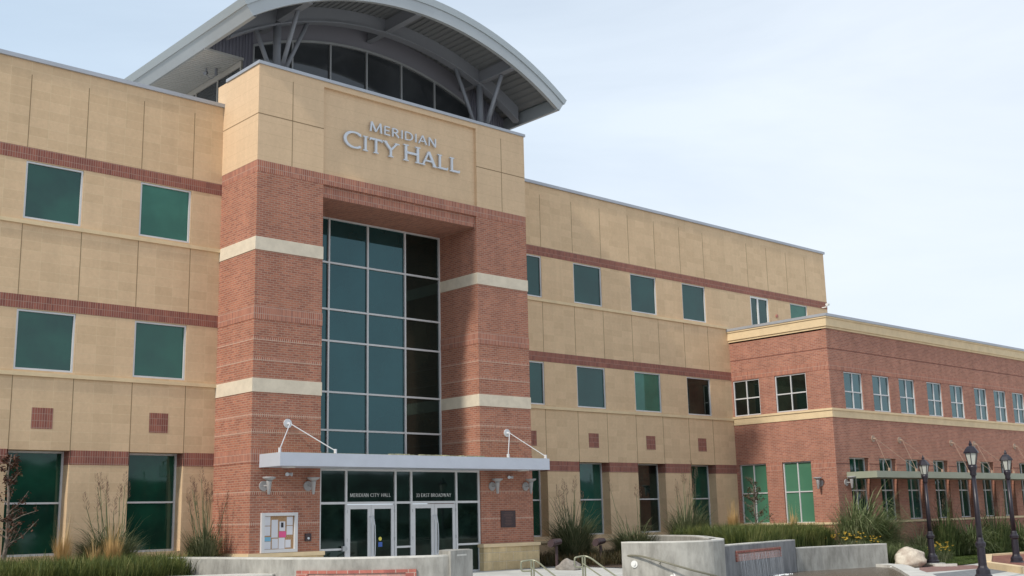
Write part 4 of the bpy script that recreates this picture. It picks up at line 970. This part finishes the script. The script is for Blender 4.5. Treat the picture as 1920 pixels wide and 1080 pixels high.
# boulders
def boulder(name, label, x, y, z, rx, ry, rz, m_, seed):
    import bmesh
    bm = bmesh.new(); bmesh.ops.create_icosphere(bm, subdivisions=4, radius=1)
    rn = random.Random(seed); pl_ = [(Vector((rn.uniform(-1, 1), rn.uniform(-1, 1), rn.uniform(-.3, 1))).normalized(), rn.uniform(.72, .92)) for _ in range(13)]
    for v in bm.verts:
        for nn_, dd in pl_:
            k = v.co.dot(nn_)
            if k > dd: v.co -= nn_ * (k - dd) * .85
        from mathutils import noise as mn
        v.co *= 1 + .16 * mn.noise(v.co * 1.9 + Vector((seed, 0, 0))) + .06 * mn.noise(v.co * 6) + .02 * mn.noise(v.co * 15)
        v.co.x *= rx; v.co.y *= ry; v.co.z *= rz
    me = bpy.data.meshes.new(name); bm.to_mesh(me); bm.free(); me.materials.append(m_)
    for p in me.polygons: p.use_smooth = True
    ob_ = bpy.data.objects.new(name, me); COL.objects.link(ob_); ob_.location = (x, y, z); ob_.rotation_euler = (0, 0, -.6)
    return tag(ob_, label, 'rock')
boulder('boulder', 'large pale tan boulder between the low concrete wall and a lamp post', 23.75, -6.95, -.12, .62, .45, .42, ROCK, 4)
boulder('boulder', 'small grey boulder at the foot of a garden floodlight near the right pier', 10.95, -1.75, .08, .42, .3, .26, ROCKG, 9)

# floodlights in the bed
def flood(x, y, z, label):
    o = empty('garden_floodlight', (x, y, 0.0)); tag(o, label, 'floodlight', 'dark garden floodlights on short posts')
    w = MB(); w.tube([(0, 0, 0), (0, 0, z - .1)], .05, 8); w.build('post', BRONZE, o)
    w = MB(); w.tube([(-.20, -.02, z - .02), (-.13, -.01, z + .02), (.20, .03, z + .05)], [.10, .125, .10], 12); w.build('lamp_head', BRONZE, o)
    w = MB(); w.tube([(-.30, -.04, z + .00), (-.201, -.02, z - .02)], [.13, .11], 12); w.build('hood', BRONZE, o)
flood(10.72, -1.42, .84, 'dark floodlight on a post nearer the right brick pier'); flood(13.3, -1.01, .79, 'dark floodlight on a post nearer the hooked concrete wall')

# ------------------------------------------------------------------ street lamps
def lamp_proto():
    o = empty('street_lamp', (0, 0, 0)); Hh = 4.16
    w = MB(); w.box(-.33, .33, -.33, .33, -.1, .06); w.build('footing', CONCT, o)
    w = MB(); w.lathe([(.25, .06), (.25, .14), (.21, .18), (.20, .30), (.15, .36), (.125, .42), (.115, .95), (.15, 1.0), (.155, 1.08), (.11, 1.14), (.10, 1.2), (.085, 1.25)], 16); w.build('base', BLACK, o, False)
    w = MB(); w.lathe([(.085, 1.25), (.078, 2.0), (.062, 3.08)], 12); w.build('pole', BLACK, o, True)
    w = MB(); w.lathe([(.07, 3.08), (.10, 3.12), (.09, 3.2), (.11, 3.26), (.13, 3.33), (.13, 3.40)], 12); w.build('capital', BLACK, o, True)
    w = MB(); w.lathe([(.105, 3.40), (.180, 3.76)], 6); w.build('lantern_glass', LAMPG, o)
    w = MB()
    for k in range(6):
        t_ = 2 * PI * k / 6; w.tube([(.11 * math.cos(t_), .11 * math.sin(t_), 3.40), (.187 * math.cos(t_), .187 * math.sin(t_), 3.77)], .013, 5)
    w.lathe([(.13, 3.385), (.13, 3.42), (.10, 3.425)], 6)
    w.build('lantern_bars', BLACK, o)
    w = MB(); w.lathe([(.19, 3.76), (.238, 3.77), (.23, 3.81), (.17, 3.90), (.11, 3.97), (.06, 3.985), (.045, 4.01), (.06, 4.04), (.03, 4.09), (.012, 4.16)], 6); w.build('lantern_roof', BLACK, o)
    return o
lp0 = lamp_proto(); g_ = 'black lantern street lamps'
lp0.location = (17.46, -12.79, -.45); lp0.rotation_euler.z = .3; tag(lp0, 'tallest and nearest black street lamp with a six-sided lantern, its foot out of frame', 'street lamp', g_)
l2 = copy_tree(lp0); l2.location = (25.1, -10.37, -.42); l2.rotation_euler.z = .7; tag(l2, 'black street lamp at the right edge standing by the raised brick pad', 'street lamp', g_)
l3 = copy_tree(lp0); l3.location = (27.2, -6.95, -.42); l3.rotation_euler.z = 1.1; tag(l3, 'farthest and smallest black street lamp beside the lawn kerb and boulder', 'street lamp', g_)
l3.location = (27.31, -6.65, -.42)
l3.location = (25.55, -6.9, -.42)

# ------------------------------------------------------------------ plants
def leafmat(name, c1, c2, c3=None, sc=2.2, rough=.6):
    m = bpy.data.materials.new(name); m.use_nodes = True; t = m.node_tree; b = t.nodes['Principled BSDF']; b.inputs['Roughness'].default_value = rough
    b.inputs['Specular IOR Level'].default_value = .3
    g = t.nodes.new('ShaderNodeNewGeometry'); n = t.nodes.new('ShaderNodeTexNoise'); n.inputs['Scale'].default_value = sc; n.inputs['Detail'].default_value = 3
    t.links.new(g.outputs['Position'], n.inputs['Vector'])
    ad = t.nodes.new('ShaderNodeMath'); ad.operation = 'ADD'; mu = t.nodes.new('ShaderNodeMath'); mu.operation = 'MULTIPLY_ADD'
    t.links.new(g.outputs['Random Per Island'], mu.inputs[0]); mu.inputs[1].default_value = .6; mu.inputs[2].default_value = -.3
    t.links.new(n.outputs[0], ad.inputs[0]); t.links.new(mu.outputs[0], ad.inputs[1])
    r = t.nodes.new('ShaderNodeValToRGB'); r.color_ramp.elements[0].position = .25; r.color_ramp.elements[0].color = (*c1, 1); r.color_ramp.elements[1].position = .72; r.color_ramp.elements[1].color = (*c2, 1)
    if c3: e_ = r.color_ramp.elements.new(.88); e_.color = (*c3, 1)
    t.links.new(ad.outputs[0], r.inputs[0]); t.links.new(r.outputs[0], b.inputs['Base Color'])
    tr = t.nodes.new('ShaderNodeBsdfTranslucent'); t.links.new(r.outputs[0], tr.inputs[0]); mxs = t.nodes.new('ShaderNodeMixShader'); mxs.inputs[0].default_value = .25
    t.links.new(b.outputs[0], mxs.inputs[1]); t.links.new(tr.outputs[0], mxs.inputs[2]); t.links.new(mxs.outputs[0], t.nodes['Material Output'].inputs[0])
    return m
M_HEDGE = leafmat('hedge_grass', (.050, .078, .020), (.17, .195, .055), (.28, .26, .10))
M_MISC = leafmat('silver_grass', (.070, .090, .040), (.19, .21, .11), (.33, .31, .19))
M_LIGHT = leafmat('pale_green_grass', (.085, .12, .045), (.22, .26, .12), (.34, .34, .20))
M_TAN = leafmat('tan_grass', (.42, .26, .10), (.68, .47, .22))
M_PLUME = leafmat('plume', (.16, .09, .07), (.34, .24, .18))
M_DARKG = leafmat('cover_green', (.040, .066, .022), (.125, .165, .058), (.21, .22, .10))
M_RED = leafmat('red_leaf', (.055, .030, .022), (.13, .055, .035), (.07, .075, .03), sc=4)
M_BRN = leafmat('brown_green_leaf', (.06, .055, .03), (.14, .11, .06), (.16, .08, .05), sc=4)
M_YEL = leafmat('yellow_flower', (.55, .34, .04), (.75, .50, .07))
M_BARK = mat('bark', (.20, .16, .13), .9, noise=.6, nscale=9, bump=.5)
M_LAWNB = leafmat('lawn_blades', (.045, .075, .018), (.105, .145, .035))

def blade(mb, bx_, by_, bz_, az, hgt, reach, wid, droop, lean=(0, 0), seg=4):
    ca, sa = math.cos(az), math.sin(az); px, py = -sa, ca; o = len(mb.v)
    for i in range(seg + 1):
        t = i / seg; r_ = reach * t ** 1.7; zz = hgt * (t - droop * t ** 3.2) / (1 - droop * .35)
        x = bx_ + ca * r_ + lean[0] * t * t; y = by_ + sa * r_ + lean[1] * t * t; ww = wid * (1 - t) ** .6 * .5
        if i == seg: mb.v.append((x, y, bz_ + zz))
        else: mb.v += [(x - px * ww, y - py * ww, bz_ + zz), (x + px * ww, y + py * ww, bz_ + zz)]
    for i in range(seg - 1): a = o + 2 * i; mb.f.append((a, a + 1, a + 3, a + 2))
    a = o + 2 * (seg - 1); mb.f.append((a, a + 1, a + 2))
def clump(rn, mb, n, h0, h1, rad, reach, wid, droop, lean=(0, 0), c=(0, 0, 0), seg=4):
    for _ in range(n):
        a = rn.uniform(0, 2 * PI); r_ = rad * math.sqrt(rn.random()); f = rn.random()
        blade(mb, c[0] + r_ * math.cos(a), c[1] + r_ * math.sin(a), c[2], a + rn.uniform(-.7, .7), rn.uniform(h0, h1), reach * rn.uniform(.3, 1.1), wid * rn.uniform(.6, 1.2), droop * rn.uniform(.2, 1.2), lean, seg)
def plume(rn, mb, p, h, lean, dens=40, size=.5):
    """feathery head at the tip of a stalk from p"""
    tip = Vector(p) + Vector((lean[0], lean[1], h))
    for k in range(dens):
        q = tip + Vector((lean[0], lean[1], h)).normalized() * (size * (k / dens - .3)); s = .085 * (1 - k / dens * .6)
        a = rn.uniform(0, 2 * PI); d_ = Vector((math.cos(a) * s, math.sin(a) * s, s * 1.1))
        mb.add([q, q + d_ + Vector((.006, .006, 0)), q + d_ * 1.3 + Vector((0, 0, .02))], [(0, 1, 2)])
def grass_plant(name, label, x, y, z, seed, n, h0, h1, rad, reach, wid=.022, droop=.35, lean=(0, 0), mt=M_MISC, stalks=0, sh=(1.6, 2.2), group=None, cat='grass'):
    rn = random.Random(seed); o = empty(name, (x, y, z)); tag(o, label, cat, group)
    mb = MB(); clump(rn, mb, int(n * 1.6), h0, h1, rad, reach, wid * 1.5, droop, lean); clump(rn, mb, int(n * .9), h0 * .4, h0 * 1.05, rad * 1.3, reach * .9, wid * 1.5, droop * 1.4, lean); clump(rn, mb, int(n * .14), h1 * .9, h1 * 1.55, rad * .7, reach * 1.15, wid * 1.7, droop * 1.3, lean, seg=5); mb.build('leaves', mt, o)
    if stalks:
        pm = MB(); smb = MB()
        for k in range(stalks):
            a = rn.uniform(0, 2 * PI); r_ = rad * rn.random(); hh = rn.uniform(*sh); L_ = (lean[0] * .8 + math.cos(a) * .22 * hh * rn.random(), lean[1] * .8 + math.sin(a) * .22 * hh * rn.random())
            b_ = (r_ * math.cos(a), r_ * math.sin(a), 0)
            smb.tube([b_, (b_[0] + L_[0] * .35, b_[1] + L_[1] * .35, hh * .5), (b_[0] + L_[0], b_[1] + L_[1], hh)], [.014, .012, .008], 4, False)
            plume(rn, pm, b_, hh, L_)
            for q in range(3):
                t_ = rn.uniform(.25, .85); blade(smb, b_[0] + L_[0] * t_ * t_, b_[1] + L_[1] * t_ * t_, hh * t_, rn.uniform(0, 6.28), .22, .3, .02, .7)
        smb.build('stalks', mt, o); pm.build('seed_heads', M_PLUME, o)
    return o
# silver grasses
mg = 'tall silver grasses in the beds'
grass_plant('silver_grass', 'big arching silver grass between the two left ground-floor windows', -3.62, .9, .42, 11, 950, .6, 1.25, .42, 1.0, lean=(-.15, 0), stalks=10, sh=(1.6, 2.45), group=mg)
grass_plant('silver_grass', 'upright silver grass with thin plumes against the left side of the brick pier', -.72, 1.25, .42, 12, 420, .4, 1.35, .34, .55, lean=(-.05, 0), stalks=13, sh=(1.6, 2.6), group=mg)
grass_plant('silver_grass', 'tall silver grass behind the floodlights, right of the entrance pier', 13.3, .35, .05, 13, 800, .7, 1.9, .45, 1.15, stalks=9, sh=(1.9, 2.75), group=mg)
grass_plant('silver_grass', 'narrow silver grass with one tall stalk left of the hooked wall', 15.92, -.2, .1, 14, 650, .6, 1.3, .5, 1.0, stalks=3, sh=(2.3, 2.6), group=mg)
grass_plant('silver_grass', 'silver grass with a drooping pink plume behind the hooked wall', 19.3, .0, .3, 15, 650, .7, 1.8, .5, 1.1, stalks=9, sh=(2.0, 3.2), lean=(.25, 0), group=mg)
grass_plant('silver_grass', 'broad silver grass blown to the right at the corner of the brick wing', 25.0, -4.3, -.05, 16, 1100, .9, 2.25, .8, 1.5, wid=.03, lean=(.25, -.45), droop=.6, mt=M_LIGHT, stalks=4, sh=(2.2, 2.7), group=mg)
grass_plant('silver_grass', 'sparse tan-tipped grass just right of the wing corner clump', 26.9, -4.4, -.2, 17, 240, .6, 1.2, .4, .8, group=mg, stalks=4, sh=(1.1, 1.5))
grass_plant('silver_grass', 'short grass clump left of the farthest street lamp', 29.6, -4.3, -.3, 18, 220, .6, 1.2, .4, .8, group=mg)
grass_plant('silver_grass', 'dark upright grass clump against the fourth lower wing window', 32.4, -4.0, -.35, 19, 420, 1.0, 2.0, .55, .6, mt=M_DARKG, stalks=8, sh=(1.9, 2.5), group=mg)
grass_plant('silver_grass', 'pale arching grass between the two nearer lamp posts', 34.2, -4.2, -.35, 20, 380, .8, 1.6, .6, 1.3, wid=.035, droop=.6, group=mg, mt=M_LIGHT)
grass_plant('silver_grass', 'dark grass clump right of the nearest lamp post', 37.2, -4.0, -.35, 21, 380, .9, 1.9, .55, .7, mt=M_DARKG, stalks=6, sh=(1.8, 2.4), group=mg)
grass_plant('silver_grass', 'pale grass clump by the lamp post at the right edge', 39.8, -4.0, -.35, 22, 340, .7, 1.5, .6, 1.3, wid=.035, droop=.6, group=mg, mt=M_LIGHT)
fg = 'tan feather-reed grass tufts'
def tuft(x, y, z, h, label, seed, n=260): grass_plant('feather_grass', label, x, y, z, seed, n, h * .55, h * 1.08, .09, .26, wid=.011, droop=.05, mt=M_TAN, group=fg)
tuft(-5.1, .35, .45, 1.05, 'leftmost tan feather grass tuft in front of the left ground window', 31)
tuft(-4.33, -.9, .42, 1.08, 'tan feather grass tuft standing in the grass hedge between the left windows', 32)
tuft(-4.5, -.2, .42, .85, 'small tan feather grass tuft just behind the bigger one', 35, 90)
tuft(20.36, -1.5, .45, 1.22, 'golden feather grass tuft where the stone wing meets the brick wing', 33, 520)
tuft(22.2, -3.0, .42, 1.20, 'small golden feather grass tuft under the green brick-wing window', 34, 160)
# hedge-like grasses
def inside(p, poly):
    c_ = False; j = len(poly) - 1
    for i in range(len(poly)):
        if (poly[i][1] > p[1]) != (poly[j][1] > p[1]) and p[0] < (poly[j][0] - poly[i][0]) * (p[1] - poly[i][1]) / (poly[j][1] - poly[i][1]) + poly[i][0]: c_ = not c_
        j = i
    return c_
def carpet(name, poly, z, n, h0, h1, reach, wid, mt, seed, droop=.35, lean=(0, 0), zf=None, cl=9, rad=.16, seg=3):
    rn = random.Random(seed); mb = MB(); xs_ = [p[0] for p in poly]; ys_ = [p[1] for p in poly]; k = 0
    while k < n:
        p = (rn.uniform(min(xs_), max(xs_)), rn.uniform(min(ys_), max(ys_)))
        if not inside(p, poly): continue
        s = rn.uniform(.75, 1.1); clump(rn, mb, cl, h0 * s, h1 * s, rad, reach, wid, droop, lean, (p[0], p[1], zf(*p) if zf else z), seg); k += 1
    return tag(mb.build(name, mt), kind='stuff')
HL = [(-9.5, -2.3), (-7.7, -2.2), (-6.12, -2.9), (-4.67, -3.1), (-3.5, -2.75), (-2.75, -2.0), (-2.4, -.6), (-2.6, .3), (-4.1, .2), (-6.97, .9), (-9.5, 1.0)]
o = carpet('grass_hedge', HL, .36, 2600, .42, .86, .34, .022, M_HEDGE, 41, cl=11); tag(o, 'dense dark green grass hedge at lower left', 'grass')
HR = [(17.8, -.6), (16.9, -3.0), (14.6, -5.8), (15.2, -6.2), (18.3, -5.35), (20.4, -5.2), (22.0, -4.9), (21.9, -3.6), (20.5, -2.2), (19.2, -.9)]
o = carpet('grass_hedge', HR, .42, 2900, .60, 1.06, .38, .024, M_HEDGE, 42, cl=11); tag(o, 'dense green grass hedge above the fountain wall', 'grass')
CV = [(23.2, -6.35), (24.6, -6.95), (27.3, -5.9), (31.0, -4.55), (34.3, -3.75), (46, -3.75), (46, -3.1), (28, -3.1), (25.0, -3.9), (23.3, -5.3)]
o = carpet('ground_cover', CV, -.38, 2600, .25, .75, .35, .03, M_DARKG, 43, cl=10, rad=.22); tag(o, 'low green ground cover along the foot of the brick wing', 'plants')
BD = [(11.3, -.6), (12.1, -1.5), (13.6, -3.2), (15.9, -1.8), (16.6, .4), (17.5, 2.0), (11.3, 2.0)]
o = carpet('ground_cover', BD, .06, 750, .2, .6, .35, .022, leafmat('russet_cover', (.045, .040, .018), (.10, .08, .035), (.16, .09, .045)), 44, cl=9, rad=.22); tag(o, 'russet green ground cover round the garden floodlights', 'plants')
LWP = [(25.2, -7.5), (27.5, -6.15), (31.0, -4.6), (34.3, -3.7), (46, -3.8), (46, -5.1), (38, -5.05), (35, -6.0), (31.5, -6.35), (27.5, -7.75), (26.0, -7.85)]
o = carpet('lawn_grass', LWP, -.43, 2600, .04, .09, .05, .018, M_LAWNB, 45, cl=12, rad=.2, seg=2); tag(o, 'short mown lawn blades by the kerb', 'grass')
FB = [(23.2, -6.4), (24.5, -6.5), (25.4, -5.6), (25.2, -4.4), (23.6, -5.0), (22.9, -5.8)]
o = carpet('grass_hedge', FB, -.35, 330, .6, 1.0, .4, .026, M_LIGHT, 47, cl=11); tag(o, 'green grasses filling the gap behind the boulder', 'grass')
# dry edge in front of the low wall, yellow flowers
def flowers(x, y, z, label, seed, n=26, rx=.6, hgt=.45):
    rn = random.Random(seed); o = empty('yellow_lily', (x, y, z)); tag(o, label, 'flowers', 'yellow day lilies'); mb = MB(); clump(rn, mb, 150, .3, hgt, rx * .8, .3, .02, .4); mb.build('leaves', M_MISC, o)
    for _ in range(n):
        fb = MB()
        p = Vector((rn.uniform(-rx, rx), rn.uniform(-rx, rx) * .6, rn.uniform(hgt * .7, hgt * 1.25))); r_ = rn.uniform(.035, .06)
        for k in range(6):
            a = 2 * PI * k / 6; fb.add([p, p + Vector((math.cos(a) * r_, math.sin(a) * r_, .04)), p + Vector((math.cos(a + .6) * r_, math.sin(a + .6) * r_, .04))], [(0, 1, 2)])
        fb.build('flower', M_YEL, o)
flowers(21.9, -5.45, .3, 'yellow day lilies behind the low wall under the brick wing corner', 51, n=34, rx=.8)
flowers(23.3, -5.7, .12, 'sparser dry yellow lilies further right behind the low wall', 54, n=14, rx=.6)
flowers(27.3, -6.2, -.42, 'orange-yellow day lilies right beside the farthest lamp post', 52, n=30, rx=.5, hgt=.62)
flowers(29.0, -5.6, -.42, 'few yellow day lilies along the lawn kerb further right', 53, n=8, rx=.5, hgt=.5)

# small trees
def small_tree(name, label, x, y, z, h, seed, mt, nb, spread, leaves, lsize, r0=.05, low=.25):
    rn = random.Random(seed); o = empty(name, (x, y, z)); tag(o, label, 'tree'); tb = MB(); lb_ = MB()
    path = [(0, 0, 0)]; px = py = 0
    for i in range(1, 7): px += rn.uniform(-.05, .05); py += rn.uniform(-.05, .05); path.append((px, py, h * i / 6))
    tb.tube(path, [r0 * (1 - .8 * i / 6) for i in range(7)], 7)
    tips = []
    for b in range(nb):
        t_ = rn.uniform(low, .97); i = int(t_ * 6); p0 = Vector(path[i]).lerp(Vector(path[min(i + 1, 6)]), t_ * 6 - i); a = rn.uniform(0, 2 * PI); l_ = spread * (1.15 - t_) * rn.uniform(.6, 1.2)
        p1 = p0 + Vector((math.cos(a) * l_ * .5, math.sin(a) * l_ * .5, l_ * .28)); p2 = p0 + Vector((math.cos(a) * l_, math.sin(a) * l_, l_ * rn.uniform(.4, .9)))
        tb.tube([p0, p1, p2], [r0 * .32, r0 * .2, r0 * .08], 5, False)
        for _ in range(3):
            q0 = p1.lerp(p2, rn.random()); q1 = q0 + Vector((rn.uniform(-.3, .3), rn.uniform(-.3, .3), rn.uniform(-.1, .3))) * l_ * .7; tb.tube([q0, q1], [r0 * .1, r0 * .04], 4, False); tips.append((q0, q1))
        tips.append((p1, p2)); tips.append((p0, p1))
    tb.build('trunk', M_BARK, o)
    for _ in range(leaves):
        a_, b_ = rn.choice(tips); p = a_.lerp(b_, rn.uniform(.2, 1.05)) + Vector((rn.gauss(0, .03), rn.gauss(0, .03), rn.gauss(0, .03)))
        u_ = Vector((rn.uniform(-1, 1), rn.uniform(-1, 1), rn.uniform(-1, .3))).normalized(); v_ = u_.cross(Vector((rn.uniform(-1, 1), rn.uniform(-1, 1), 1))).normalized(); s = lsize * rn.uniform(.6, 1.3)
        lb_.add([p, p + u_ * s * .5 + v_ * s * .3, p + u_ * s, p + u_ * s * .5 - v_ * s * .3], [(0, 1, 2, 3)])
    lb_.build('crown', mt, o)
small_tree('young_tree', 'young red-leaved tree in front of the bright green wing window', 22.26, -1.16, .5, 2.55, 61, M_BRN, 26, 1.0, 900, .075)
small_tree('young_tree', 'sparse reddish young tree at the left edge of the picture', -6.28, 1.3, .4, 3.2, 62, M_RED, 36, .9, 1300, .08, r0=.065)
